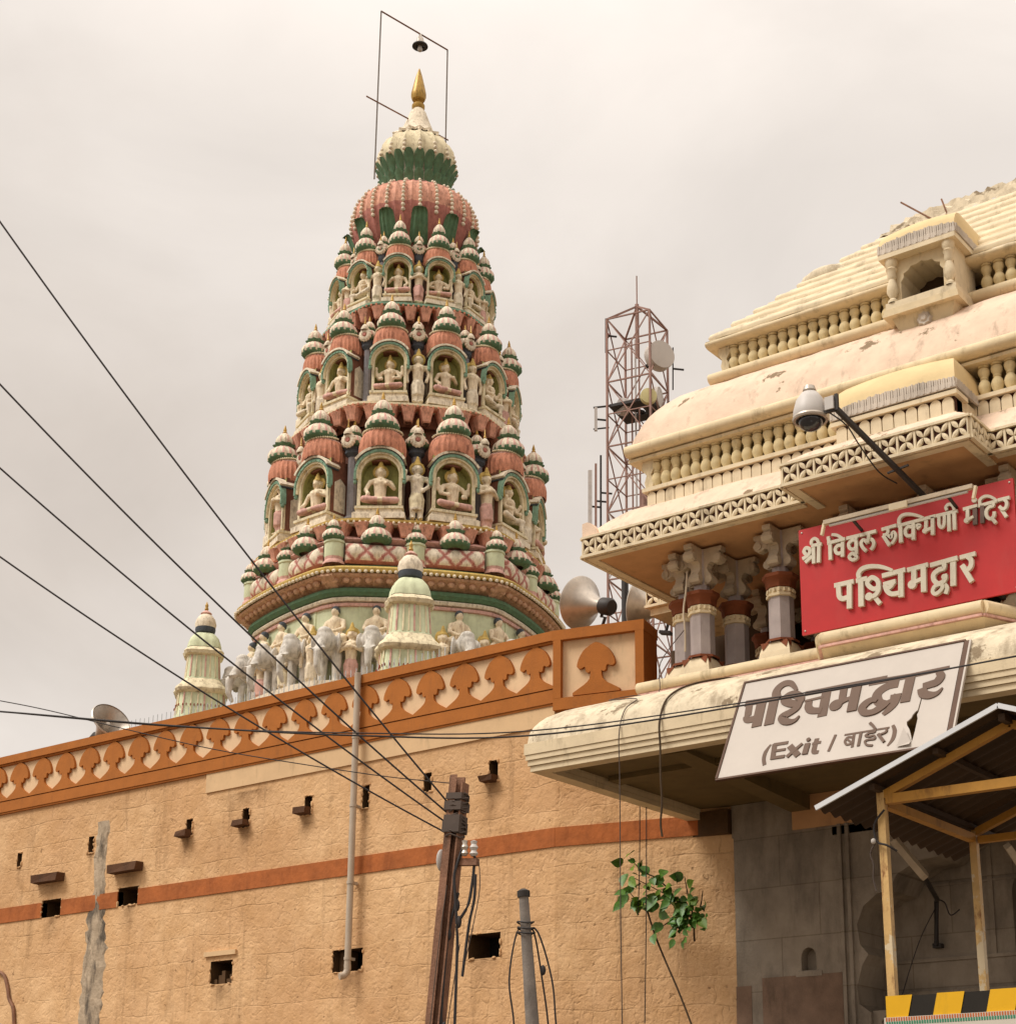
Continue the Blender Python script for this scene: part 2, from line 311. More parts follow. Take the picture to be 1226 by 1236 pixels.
# big masonry wall
STAINS = []
for (u_, v_, h_, l_) in ((225,1012,.16,.55),(295,1000,.16,.5),(369,985,.16,.5),(593,946,.18,.7),(61,1068,.3,.35),(155,1055,.3,.35),(62,1108,.2,.4),(155,1094,.2,.45),(441,976,.1,.4),(516,957,.1,.4),(110,1031,.1,.4),(24,1048,.1,.4),(267,1190,.22,.5),(420,1175,.24,.5),(584,1158,.24,.5),(300,955,.7,.25),(560,880,.5,.2)):
    q_ = atY(u_, v_, 17.0); STAINS.append((q_.x, q_.z, h_, l_))
def wall_material():
    m = bpy.data.materials.new('ochre_masonry'); m.use_nodes = True; MATS['ochre_masonry'] = m
    t = m.node_tree; n = t.nodes; l = t.links; b = n['Principled BSDF']; b.inputs['Roughness'].default_value = .92
    b.inputs['Specular IOR Level'].default_value = .15
    g = n.new('ShaderNodeNewGeometry'); sp = n.new('ShaderNodeSeparateXYZ'); l.new(g.outputs['Position'], sp.inputs[0])
    def noise(scale, det, rough, vec=None, dist=0):
        a = n.new('ShaderNodeTexNoise'); a.inputs['Scale'].default_value = scale; a.inputs['Detail'].default_value = det; a.inputs['Roughness'].default_value = rough
        a.inputs['Distortion'].default_value = dist
        l.new(vec or g.outputs['Position'], a.inputs['Vector']); return a.outputs['Fac']
    def rng(x, a, b_, c, d):
        q = n.new('ShaderNodeMapRange'); q.inputs['From Min'].default_value = a; q.inputs['From Max'].default_value = b_
        q.inputs['To Min'].default_value = c; q.inputs['To Max'].default_value = d; l.new(x, q.inputs['Value']); return q.outputs[0]
    def math_(op, x, y):
        q = n.new('ShaderNodeMath'); q.operation = op
        for i, z in enumerate((x, y)):
            if isinstance(z, (int, float)): q.inputs[i].default_value = z
            else: l.new(z, q.inputs[i])
        return q.outputs[0]
    def mix(f, a, b_):
        k = n.new('ShaderNodeMix'); k.data_type = 'RGBA'
        for nm, z in (('Factor', f), ('A', a), ('B', b_)):
            if isinstance(z, tuple): k.inputs[nm].default_value = (*z, 1)
            elif isinstance(z, float): k.inputs[nm].default_value = z
            else: l.new(z, k.inputs[nm])
        return k.outputs['Result']
    # courses of uneven blocks
    wob = noise(1.3, 3, .5); wob2 = noise(5, 3, .5)
    cx = n.new('ShaderNodeCombineXYZ')
    l.new(math_('ADD', sp.outputs['X'], math_('MULTIPLY', wob2, .16)), cx.inputs[0])
    l.new(math_('ADD', sp.outputs['Z'], math_('ADD', math_('MULTIPLY', wob, .16), math_('MULTIPLY', wob2, .05))), cx.inputs[1])
    br = n.new('ShaderNodeTexBrick'); br.inputs['Scale'].default_value = 1; br.inputs['Brick Width'].default_value = .78; br.inputs['Row Height'].default_value = .37
    br.inputs['Mortar Size'].default_value = .012; br.inputs['Mortar Smooth'].default_value = .6; br.offset = .43; br.squash = .7; br.squash_frequency = 3
    br.inputs['Color1'].default_value = (.25,.25,.25,1); br.inputs['Color2'].default_value = (.8,.8,.8,1)
    l.new(cx.outputs[0], br.inputs['Vector'])
    big = noise(.55, 4, .55); mid = noise(3.2, 6, .65); fine = noise(14, 7, .7); 
    c = mix(rng(big, .35, .65, 0., 1.), S(229,184,137,.89), S(240,200,153,.94))
    c = mix(rng(mid, .35, .7, 0., .55), c, S(212,164,110,.8))
    c = mix(math_('MULTIPLY', rng(br.outputs['Color'], .2, .8, 0., .22), 1.), c, S(208,156,108,.74))
    # stains that run down
    mp = n.new('ShaderNodeMapping'); mp.inputs['Scale'].default_value = (2.6, 1, .22); l.new(g.outputs['Position'], mp.inputs['Vector'])
    st = noise(1.6, 7, .7, mp.outputs[0])
    c = mix(rng(st, .56, .76, 0., .5), c, S(120,84,52,.5))
    pit = noise(9, 4, .6)
    c = mix(rng(pit, .66, .71, 0., .5), c, S(130,86,50,.5))
    mort = math_('MULTIPLY', br.outputs['Fac'], rng(noise(2.1, 3, .6), .44, .58, 0., 1.))
    c = mix(math_('MULTIPLY', mort, .22), c, S(140,95,58,.6))
    for (x0_, z0_, hw_, ln_) in STAINS:
        fx = rng(math_('ABSOLUTE', math_('ADD', math_('SUBTRACT', sp.outputs['X'], x0_), math_('MULTIPLY', math_('SUBTRACT', wob2, .5), .25)), 0.), 0., hw_, 1., 0.)
        fz = math_('MULTIPLY', rng(sp.outputs['Z'], z0_-ln_, z0_, 0., 1.), rng(sp.outputs['Z'], z0_-.01, z0_+.02, 1., 0.))
        c = mix(math_('MULTIPLY', math_('MULTIPLY', fx, fz), rng(mid, .3, .65, .15, .85)), c, S(112,76,46,.5))
    low = rng(noise(.35, 3, .5), .4, .62, 0., .22)
    c = mix(low, c, S(190,140,96,.7))
    l.new(c, b.inputs['Base Color'])
    vo = n.new('ShaderNodeTexVoronoi'); vo.inputs['Scale'].default_value = 5.5; vo.inputs['Randomness'].default_value = 1
    vadd = n.new('ShaderNodeVectorMath'); vadd.operation = 'ADD'; l.new(g.outputs['Position'], vadd.inputs[0])
    nv = n.new('ShaderNodeTexNoise'); nv.inputs['Scale'].default_value = 4; l.new(g.outputs['Position'], nv.inputs['Vector'])
    l.new(nv.outputs['Color'], vadd.inputs[1]); l.new(vadd.outputs[0], vo.inputs['Vector'])
    h = math_('ADD', math_('MULTIPLY', mid, .75), math_('MULTIPLY', fine, .75))
    h = math_('ADD', h, math_('MULTIPLY', rng(vo.outputs['Distance'], 0, .5, 0, 1), .35))
    h = math_('SUBTRACT', h, math_('MULTIPLY', mort, .26))
    h = math_('SUBTRACT', h, rng(pit, .62, .72, 0., .6))
    h = math_('ADD', h, rng(noise(2.3, 4, .6), .40, .60, 0., .40))
    h = math_('ADD', h, math_('MULTIPLY', br.outputs['Color'], .10))
    bp = n.new('ShaderNodeBump'); bp.inputs['Strength'].default_value = .52; bp.inputs['Distance'].default_value = .04
    l.new(h, bp.inputs['Height']); l.new(bp.outputs[0], b.inputs['Normal'])
wall_material()
m2 = pm('band_orange', S(196,110,54,.7), var=.18, dirt=.45, thr=(.5,.72), dcol=S(130,60,26,.5), bump=.9, bsc=12, nsc=1.6)
# ------------------------------------------------------------------ ground
g = MB(); g.add([(-900,-900,0),(900,-900,0),(900,900,0),(-900,900,0)], [(0,1,2,3)], 'ground_dust')
tag(g.build('ground'), 'dusty grey brown street ground before the temple', kind='structure')

def add_joints(name, bw, rh, col):
    m = MATS[name]; t = m.node_tree; n = t.nodes; l = t.links; bs = n['Principled BSDF']
    g = n.new('ShaderNodeNewGeometry'); sp = n.new('ShaderNodeSeparateXYZ'); l.new(g.outputs['Position'], sp.inputs[0]); cx = n.new('ShaderNodeCombineXYZ')
    l.new(sp.outputs['X'], cx.inputs[0]); l.new(sp.outputs['Z'], cx.inputs[1])
    br = n.new('ShaderNodeTexBrick'); br.inputs['Scale'].default_value = 1; br.inputs['Brick Width'].default_value = bw; br.inputs['Row Height'].default_value = rh; br.inputs['Mortar Size'].default_value = .009; br.inputs['Mortar Smooth'].default_value = .4
    br.inputs['Color1'].default_value = (.86,.86,.86,1); br.inputs['Color2'].default_value = (1.08,1.08,1.08,1); br.inputs['Mortar'].default_value = (*col, 1); br.offset = .4
    l.new(cx.outputs[0], br.inputs['Vector'])
    src = bs.inputs['Base Color'].links[0].from_socket; k = n.new('ShaderNodeMix'); k.data_type = 'RGBA'; k.blend_type = 'MULTIPLY'; k.inputs['Factor'].default_value = 1
    l.new(src, k.inputs['A']); l.new(br.outputs['Color'], k.inputs['B']); l.new(k.outputs['Result'], bs.inputs['Base Color'])
add_joints('facade_grey', 1.3, .62, (.74,.71,.67))
# ================================================================== boundary wall
WY = 17.0; BX = -12.61                      # wall plane, bend
BA = R(13); bd = Vector((math.cos(BA), math.sin(BA), 0)); bn = Vector((-math.sin(BA), math.cos(BA), 0)); BP = Vector((BX, WY, 0))
SEG2 = 2.55
wall = thing('boundary_wall', 'long ochre masonry temple wall with orange crest of lotus merlons', 'wall', (-18, WY, 0))
WO = Vector((-18, WY, 0))
def wbuild(mb, name, **k):
    mb.v = [tuple(Vector(p)-WO) for p in mb.v]; return mb.build(name, wall, **k)
def grid_wall(s0, s1, z0, z1, holes, P, d, n, depth=.45):
    """wall face with real recesses; s runs along the wall"""
    mb = MB(); xs = sorted({s0, s1, *[h[0] for h in holes], *[h[1] for h in holes]}); zs = sorted({z0, z1, *[h[2] for h in holes], *[h[3] for h in holes]})
    def pt(s, z, y=0): return P+d*s+n*y+Vector((0, 0, z))
    for i in range(len(xs)-1):
        for j in range(len(zs)-1):
            cx = (xs[i]+xs[i+1])/2; cz = (zs[j]+zs[j+1])/2
            if any(h[0] < cx < h[1] and h[2] < cz < h[3] for h in holes): continue
            mb.add([pt(xs[i],zs[j]),pt(xs[i+1],zs[j]),pt(xs[i+1],zs[j+1]),pt(xs[i],zs[j+1])], [(0,1,2,3)], 'ochre_masonry')
    for a, b_, c, e in holes:
        q = [pt(a,c),pt(b_,c),pt(b_,e),pt(a,e)]; r = [pt(a,c,depth),pt(b_,c,depth),pt(b_,e,depth),pt(a,e,depth)]
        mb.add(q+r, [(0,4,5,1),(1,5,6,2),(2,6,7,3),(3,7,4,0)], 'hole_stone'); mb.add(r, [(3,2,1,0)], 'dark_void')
    mb.add([pt(s0,z0,depth+.4),pt(s1,z0,depth+.4),pt(s1,z1,depth+.4),pt(s0,z1,depth+.4)], [(3,2,1,0)], 'ochre_masonry')
    mb.add([pt(s0,z1),pt(s1,z1),pt(s1,z1,depth+.4),pt(s0,z1,depth+.4)], [(0,1,2,3)], 'ochre_masonry')
    return mb
slits = [(20,1030,27,1047),(106,1010,114,1030),(224,989,233,1010),(292,976,302,999),(367,961,377,984),(437,948,446,976),(511,933,521,956),(590,918,601,943)]
boxes = [(50,1086,75,1107),(142,1071,168,1093),(253,1160,281,1188),(401,1146,438,1173),(565,1127,604,1157)]
holes = []; HL = []
for (a, b_, c, e) in slits+boxes:
    p = atY(a, e, WY); q = atY(c, b_, WY); zz = atY((a+c)/2, e, WY).z, atY((a+c)/2, b_, WY).z
    holes.append((p.x-BX, q.x-BX, zz[0], zz[1])); HL.append((p.x, q.x, zz[0], zz[1]))
ZT = 7.62
mb = grid_wall(-32, 0, 0, ZT, holes, BP, Vector((1,0,0)), Vector((0,1,0)))
wbuild(mb, 'masonry_face', ang=60)
mb = grid_wall(0, SEG2, 0, ZT, [], BP, bd, bn)
wbuild(mb, 'masonry_face', ang=60)
def seg(s, y, z): p = BP+bd*s+bn*y; return (p.x, p.y, z)
# orange string course, broken where the openings cut it
band = MB()
cuts = [h for h in HL if h[3] > 5.72 and h[2] < 5.95 and h[1]-h[0] > .3]
cuts.sort(); x = -32+BX
for h in cuts+[(BX, BX, 0, 0)]:
    if h[0]-x > .05:
        band.box(x, h[0], WY-.018, WY+.1, 5.70, 5.95, 'band_orange')
    x = h[1]
wbuild(band, 'string_course')
b2 = MB(); vs = [seg(s, y, z) for s in (0, SEG2) for y in (-.018, .1) for z in (5.70+0, 5.95)]
b2.add(vs, [(0,4,5,1),(1,5,7,3),(0,2,6,4),(2,3,7,6),(4,6,7,5),(0,1,3,2)], 'band_orange'); wbuild(b2, 'string_course')
# smooth plaster strip under the crest
st = MB(); xa = atY(250, 950, WY).x
st.add([(xa,WY-.025,7.29),(BX,WY-.025,7.33),(BX,WY-.025,7.60),(xa,WY-.025,7.60),(xa,WY+.05,7.29),(BX,WY+.05,7.33),(BX,WY+.05,7.6),(xa,WY+.05,7.6)],
       [(0,1,2,3),(0,4,5,1),(0,3,7,4)], 'strip_cream')
wbuild(st, 'plaster_strip')
# crest: rails, infill, merlons
def rail(z0, z1, y, zoff=0):
    r = MB(); r.box(-44, BX, WY-y, WY+.5, z0, z1, 'wall_trim_orange'); return r
mb = MB()
mb.box(-44, BX, WY-.055, WY+.42, 7.62, 7.80, 'wall_trim_orange'); mb.box(-44, BX, WY-.04, WY+.40, 7.59, 7.62, 'wall_trim_orange')
wbuild(mb, 'lower_rail')
mb = MB(); mb.box(-44, BX, WY-.10, WY+.42, 8.47, 8.60, 'wall_trim_orange'); mb.box(-44, BX, WY-.07, WY+.40, 8.44, 8.47, 'wall_trim_orange')
wbuild(mb, 'upper_rail')
mb = MB(); mb.box(-44, BX, WY-.02, WY+.40, 7.80, 8.44, 'infill_cream'); wbuild(mb, 'crest_infill')
half = [(.172,0),(.172,.05),(.150,.085),(.122,.13),(.090,.18),(.064,.235),(.047,.29),(.041,.36),(.040,.445),(.048,.415),(.062,.412),(.074,.44),(.077,.52),(.088,.538),(.106,.508),(.126,.508),(.140,.55),(.138,.61),(.129,.69),(.114,.77),(.094,.85),(.070,.905),(.042,.952),(.019,.985),(0,1.0)]
def merlon(wd, hh):
    k = wd/.344
    return [(x*k, z*hh) for x, z in half]+[(-x*k, z*hh) for x, z in half[-2::-1]]
mo = MB(); mo.prism(merlon(.612, .63), -.014, .03, 'wall_trim_orange'); m0 = None
k = 0; xx = -24.58-.614*10
while xx < BX-.28:
    if m0 is None: m0 = mo.build('lotus_merlon', wall, Vector((xx, WY-.05, 7.815))-WO)
    else: dup(m0, wall, Vector((xx, WY-.05, 7.815))-WO)
    xx += .614
# framed end panel on the turned length
E0, E1 = 0.0, 1.28
def sbox(mb, s0, s1, y0, y1, z0, z1, m):
    mb.add([seg(s,y,z) for z in (z0,z1) for s,y in ((s0,y0),(s1,y0),(s1,y1),(s0,y1))], [(0,3,2,1),(4,5,6,7),(0,1,5,4),(1,2,6,5),(2,3,7,6),(3,0,4,7)], m)
mb = MB(); sbox(mb, 0, E1, -.1, .42, 7.5, 7.66, 'wall_trim_orange'); sbox(mb, -.02, E1+.005, -.103, .423, 8.46, 8.60, 'wall_trim_orange')
sbox(mb, 0, .11, -.102, .4, 7.66, 8.46, 'wall_trim_orange'); sbox(mb, E1-.12, E1, -.102, .4, 7.66, 8.46, 'wall_trim_orange')
wbuild(mb, 'end_panel_frame')
mb = MB(); sbox(mb, .11, E1-.12, -.02, .38, 7.66, 8.46, 'infill_cream'); wbuild(mb, 'crest_infill')
mo = MB(); mo.prism(merlon(.66, .70), -.02, .03, 'wall_trim_orange')
mo.build('lotus_merlon', wall, Vector(seg(.60, -.055, 7.68))-WO, BA)
# sills, lintels
def sill(px, name='stone_sill'):
    a, b_, c, e, pr = px; p = atY(a, e, WY); q = atY(c, b_, WY); zm = atY((a+c)/2, e, WY).z, atY((a+c)/2, b_, WY).z
    mb = MB(); mb.box(p.x, q.x, WY-pr, WY+.05, min(zm), max(zm), 'rust_stone')
    mb.v = [(x+random.uniform(-.014,.014), y+random.uniform(-.02,.02)*(y < WY), z+random.uniform(-.012,.012)) for x, y, z in mb.v]
    o = wbuild(mb, name); return o
for s_ in [(219,1004,232,1011,.14),(288,991,301,998,.14),(361,976,376,984,.14),(585,938,601,945,.14)]: sill(s_)
for s_ in [(46,1057,78,1066,.16),(139,1043,173,1053,.16)]: sill(s_, 'beam_end')
mb = MB()
for a, b_, c, e in [(248,1150,286,1156)]:
    p = atY(a, e, WY); q = atY(c, b_, WY); mb.box(p.x, q.x, WY-.04, WY+.05, p.z, p.z+.07, 'strip_cream')
wbuild(mb, 'lintel')
# rubble seen inside the low openings
mb = MB(); h = HL[10]; 
for i in range(5):
    a = h[0]+.03+.085*i; mb.box(a, a+.07, WY+.05+.02*(i%2), WY+.3, h[2], h[2]+.08+.06*(i*7%3), 'hole_stone')
h = HL[11]; mb.box(h[0]+.02, h[0]+.20, WY+.12, WY+.3, h[2], h[2]+.30, 'hole_stone')
wbuild(mb, 'rubble')
# broken plaster lips round every opening
for h in HL:
    mb = MB(); wd, ht = h[1]-h[0], h[3]-h[2]; n = int(7+(wd+ht)*9)
    for i in range(n):
        t = random.random(); sd_ = random.choice('lrtb'); s_ = random.uniform(.014,.034)
        x = {'l': h[0]-.004, 'r': h[1]+.004}.get(sd_, h[0]+wd*t); z = {'t': h[3]+.004, 'b': h[2]-.004}.get(sd_, h[2]+ht*t)
        mb.ell((x, WY-.004, z), (s_*random.uniform(.8,1.8) if sd_ in 'tb' else s_*.7, .02, s_*random.uniform(.8,1.6) if sd_ in 'lr' else s_*.6), 'ochre_masonry', 7, 5, Matrix.Rotation(random.uniform(-.4,.4),3,'Y'))
    tag(wbuild(mb, 'broken_lip'), kind='stuff')
# rough cement chase running down the wall
random.seed(3); mb = MB(); zt = 7.15; rows = 46; vs = []; cols = 9
for j in range(rows+1):
    z = zt-(zt-2.6)*j/rows; wob = .03*math.sin(j*.7)+.02*math.sin(j*1.9)
    w0 = .16 if j < 14 else .22+.08*min(1, (j-14)/8)
    xc = -21.72+.06*(j/rows)+wob*.6
    for i in range(cols):
        t = i/(cols-1)*2-1
        vs.append((xc+t*w0*(1+.16*random.uniform(-1, 1)), WY-(.008 if abs(t) < .9 else -.02)-.018*random.random()-(.008*math.cos(t*5)), z))
mb.add(vs, [(j*cols+i, j*cols+i+1, (j+1)*cols+i+1, (j+1)*cols+i) for j in range(rows) for i in range(cols-1)], 'cement')
wbuild(mb, 'cement_chase')
# drain pipe
pt, pb = atY(433, 818, WY-.12), atY(431, 1172, WY-.12)
pipe = MB(); pipe.tube([(pt.x, WY-.14, 8.62), (pt.x, WY-.14, 4.36)], .048, 'pipe_grey', 12)
po = thing('drain_pipe', 'slim pale grey drain pipe fixed upright down the ochre wall', 'pipe', (pt.x, WY-.14, 4.36))
pipe.v = [(x-pt.x, y-WY+.14, z-4.36) for x, y, z in pipe.v]; pipe.build('pipe', po)
c = MB(); c.lathe([(.048,-.02),(.056,-.02),(.056,.02),(.048,.02)], 12, 'pipe_grey'); c.box(-.02,.02,.04,.13,-.02,.02,'pipe_grey'); c0 = c.build('pipe_clip', po, (0,0,.14))
for z in (1.2, 2.3, 3.3): dup(c0, po, (0,0,z))
el = MB(); el.tube(spline([(0,0,.06),(0,0,-.03),(-.02,-.04,-.09),(-.05,-.1,-.11)],4), .05, 'pipe_grey', 10); el.build('outlet', po)
# lamp cable scar at the bottom left
sq = MB(); pts = [atY(u, v, WY-.03) for u, v in ((-4,1172),(5,1178),(9,1192),(11,1206),(16,1218),(17,1245))]
sq.tube(spline(pts, 4), .03, 'rust_iron', 6); tag(sq.build('cable_stub'), 'frayed dark cable stub clipped to the lower ochre wall beside the frame edge', 'cable')
# white spiked rail on the roof edge behind the crest
RY = 19.0
ra, rb = atY(120, 892, RY), atY(548, 791, RY)
rl = thing('spiked_rail', 'long white metal rail with thin upright spikes above the orange crest', 'railing', (ra.x, RY, 9.43))
mb = MB(); L_ = rb.x-ra.x
mb.box(0, L_, -.02, .02, -.05, .03, 'galv'); mb.box(0, L_, -.015, .015, -.20, -.17, 'galv'); mb.build('rail_bar', rl)
mb = MB(); x = .05
while x < L_: mb.box(x-.0045, x+.0045, -.0045, .0045, -.3, .15+.03*random.random(), 'galv'); x += .118
mb.build('spikes', rl)
mb = MB(); mb.box(-.025, .025, .03, .08, -1.1, .05, 'galv'); r0 = mb.build('rail_post', rl, (0,0,0))
for i in range(1, 6): dup(r0, rl, (L_*i/5,0,0))
# ================================================================== temple gate
GO = Vector((-6.95, 15.7, 0)); GX0, GX1 = -10.9, -3.0; GC = -6.95
gate = thing('temple_gate', 'cream and yellow tiered temple gate with balustrades, lattice eaves and curved canopy', 'gate building', GO)
def gbuild(mb, name, parent=None, **k):
    mb.v = [tuple(Vector(p)-GO) for p in mb.v]; o = mb.build(name, parent or gate, **k); return o
def mir(x): return 2*GC-x
def pierced(mb, outer, holes, y, depth, m, ms, mback=None):
    rings = [outer]+holes; flat = [p for r in rings for p in r]
    tris = tessellate_polygon([[Vector((x, z, 0)) for x, z in r] for r in rings])
    mb.add([(x, y, z) for x, z in flat], [tuple(t) for t in tris], m)
    for h in holes:
        n = len(h); vs = [(x, y, z) for x, z in h]+[(x, y+depth, z) for x, z in h]
        mb.add(vs, [(i, (i+1) % n, (i+1) % n+n, i+n) for i in range(n)], ms)
        if mback:
            mb.add([(x, y+depth, z) for x, z in h], [tuple(t) for t in tessellate_polygon([[Vector((x, z, 0)) for x, z in h]])], mback)
def zprism(mb, poly, z0, z1, m, mb_=None):
    n = len(poly); vs = [(x, y, z0) for x, y in poly]+[(x, y, z1) for x, y in poly]
    mb.add(vs, [tuple(range(n-1, -1, -1))], mb_ or m); mb.add(vs, [tuple(range(n, 2*n))], m)
    mb.add(vs, [(i, (i+1) % n, (i+1) % n+n, i+n) for i in range(n)], m)
def hip(mb, rows, xr=None, yb=18.4, m='gate_pink', nx=14, wav=0.):
    """curved hipped roof: rows of (x_left, y_front, z); mirrored to the right; runs back to yb"""
    vs = []; per = None
    for xl, y, z in rows:
        xrr = (2*xr-xl) if xr is not None else mir(xl)
        row = [(xl, yb, z), (xl, (y+yb)/2, z)]+[(xl+(xrr-xl)*i/nx, y, z+random.uniform(-wav, wav)) for i in range(nx+1)]+[(xrr, (y+yb)/2, z), (xrr, yb, z)]
        per = len(row); vs += row
    mb.add(vs, [(j*per+i, j*per+i+1, (j+1)*per+i+1, (j+1)*per+i) for j in range(len(rows)-1) for i in range(per-1)], m, True)
def roll(cy, z0, z1, dy, back, n=9):   # half-round moulding section in YZ, bulging to -Y
    zc = (z0+z1)/2; h = (z1-z0)/2
    return [(back, z0)]+[(cy-dy*math.cos(t), zc+h*math.sin(t)) for t in [(-.5+i/(n-1))*math.pi for i in range(n)]]+[(back, z1)]
def arch(x0, x1, z0, zs, zt, n=12, cusps=0):
    xc = (x0+x1)/2; a = (x1-x0)/2; pts = [(x0, z0)]
    for i in range(n+1):
        t = math.pi-math.pi*i/n; q = 1-(.10*abs(math.sin(cusps*t)) if cusps else 0)
        pts.append((xc+a*q*math.cos(t), zs+(zt-zs)*q*math.sin(t)))
    return pts+[(x1, z0)]
# ---- facade under the canopy
fc = MB(); FY = 17.5
dl = [(-8.5,0),(-8.5,3.40),(-8.64,3.50),(-8.66,3.70),(-8.58,3.95),(-8.5,4.06),(-8.6,4.18),(-8.63,4.42),(-8.54,4.62),(-8.36,4.75),(-8.2,4.78),(-8.1,4.95),(-7.85,5.08),(-7.6,5.1),(-7.4,5.25),(GC,5.5)]
door = dl+[(mir(x), z) for x, z in dl[-2::-1]]
nich = arch(-9.37,-9.17,3.93,4.08,4.2,8)
nich2 = [(mir(x), z) for x, z in nich[::-1]]
outer = [(-10.25,-.01),(-3.65,-.01),(-3.65,5.62),(-10.25,5.62)]
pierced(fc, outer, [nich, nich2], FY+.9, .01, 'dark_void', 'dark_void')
fc = MB()
out2 = [(-10.25,0.0)]+[(dl[0][0],0.0)]+dl[1:]+[(mir(x), z) for x, z in dl[-2:0:-1]]+[(mir(dl[0][0]),0.0),(-3.65,0.0),(-3.65,5.62),(-10.25,5.62)]
rings = [out2, nich, nich2]
flat = [p for r in rings for p in r]
fc.add([(x, FY, z) for x, z in flat], [tuple(t) for t in tessellate_polygon([[Vector((x, z, 0)) for x, z in r] for r in rings])], 'facade_grey')
for h in (nich, nich2):
    n = len(h); fc.add([(x, FY, z) for x, z in h]+[(x, FY+.16, z) for x, z in h], [(i, (i+1) % n, (i+1) % n+n, i+n) for i in range(n)]+[tuple(range(2*n-1, n-1, -1))], 'facade_grey')
dj = out2[1:-3]; n = len(dj)
fc.add([(x, FY, z) for x, z in dj]+[(x, FY+.75, z) for x, z in dj], [(i, i+1, i+1+n, i+n) for i in range(n-1)], 'facade_grey')
fc.add([(-10.25,FY,0),(-10.25,FY+2,0),(-10.25,FY+2,5.62),(-10.25,FY,5.62)], [(0,1,2,3)], 'facade_grey')
gbuild(fc, 'stone_facade')
up = MB(); up.box(-9.42,-4.48,FY-.02,FY+1,5.62,6.026,'gate_soffit'); up.box(-10.27,-9.425,FY-.004,FY+1,5.62,6.026,'facade_grey'); up.box(-4.475,-3.63,FY-.004,FY+1,5.62,6.026,'facade_grey'); up.box(-10.9,-10.28,FY-.08,FY+.4,5.68,5.985,'hole_stone'); gbuild(up, 'facade_lintel')  # dark block at the far left paints in the darkness under the canopy
for x in (-8.80,-8.70,mir(-8.80),mir(-8.70)):
    mo = MB(); mo.box(x-.022,x+.022,FY-.035,FY-.002,0,5.62,'facade_grey'); gbuild(mo, 'facade_moulding')
mo = MB(); mo.box(-9.44,-9.10,FY-.012,FY-.002,3.86,3.92,'facade_grey'); gbuild(mo, 'niche_sill')
rp = MB(); rp.box(-9.9,-8.84,FY-.006,FY-.001,0,3.88,'facade_red'); rp.box(-10.26,-10.05,FY-.006,FY-.001,0,3.8,'facade_red'); gbuild(rp, 'red_wash')
for sx in (1,-1):
    bk = MB(); P_ = [(0,0),(.1,.02),(.14,.1),(.1,.17),(.16,.24),(.16,.3),(0,.3)]
    bk.prism([(( -8.5+x) if sx > 0 else mir(-8.5+x), 3.12+z) for x, z in (P_ if sx > 0 else P_[::-1])], FY+.05, FY+.6, 'facade_grey'); gbuild(bk, 'jamb_bracket')
iw = MB(); IY = 18.3
n1 = arch(-7.05,-6.45,4.1,4.75,5.05,10); n2 = arch(-5.7,-5.1,4.1,4.75,5.05,10); n3 = arch(-8.35,-7.75,4.1,4.75,5.05,10)
pierced(iw, [(-8.9,0),(-5.0,0),(-5.0,5.6),(-8.9,5.6)], [n1, n2, n3][:1], IY, .18, 'facade_grey', 'facade_grey', 'facade_grey')
for z0, z1, pr in ((3.62,3.68,.07),(4.02,4.06,.035),(3.30,3.36,.03),(3.46,3.5,.03),(4.9,4.93,.02)): iw.box(-8.9,-5.0,IY-pr,IY-.003,z0,z1,'facade_grey')
for x0 in (-8.2,-7.0,-5.9): 
    for k in (0,.06): iw.box(x0+k,x0+1.0-k,IY-.03,IY-.002,3.18+k*.6,3.2+k*.6,'facade_grey')
for x in (-7.3,-6.2): iw.box(x-.03,x+.03,IY-.025,IY-.002,4.06,5.5,'facade_grey')
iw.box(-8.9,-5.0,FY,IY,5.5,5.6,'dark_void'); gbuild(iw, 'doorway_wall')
# ---- lower canopy
CY = 14.11
cn = MB(); cn.box(GX0, GX1, CY, 17.65, 6.075, 6.2, 'fascia_cream'); 
for i, (z0, z1, o) in enumerate(((5.89,5.95,.05),(5.954,6.012,.03),(6.016,6.072,.012))):
    cn.box(GX0+o, GX1-o, CY+o, CY+.22, z0, z1, 'fascia_cream'); cn.box(GX0+o, GX0+.22, CY+.221, 17.6, z0, z1, 'fascia_cream'); cn.box(GX1-.22, GX1-o, CY+.221, 17.6, z0, z1, 'fascia_cream')
gbuild(cn, 'canopy_fascia')
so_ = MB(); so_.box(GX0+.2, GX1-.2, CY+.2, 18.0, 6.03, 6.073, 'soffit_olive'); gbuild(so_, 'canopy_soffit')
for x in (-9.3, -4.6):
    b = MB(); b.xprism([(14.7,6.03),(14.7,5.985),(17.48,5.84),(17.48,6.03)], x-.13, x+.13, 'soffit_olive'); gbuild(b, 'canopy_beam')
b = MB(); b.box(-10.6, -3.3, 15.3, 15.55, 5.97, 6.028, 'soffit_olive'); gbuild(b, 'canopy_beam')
rf = MB(); rows = []
for i in range(13):
    t = i/12; rows.append((GX0+.03+.43*t**1.7, CY+.02+1.56*t**1.6, 6.2+.80*t**.74))
hip(rf, rows, yb=17.6, m='canopy_roof', nx=30, wav=.004); gbuild(rf, 'canopy_roof')
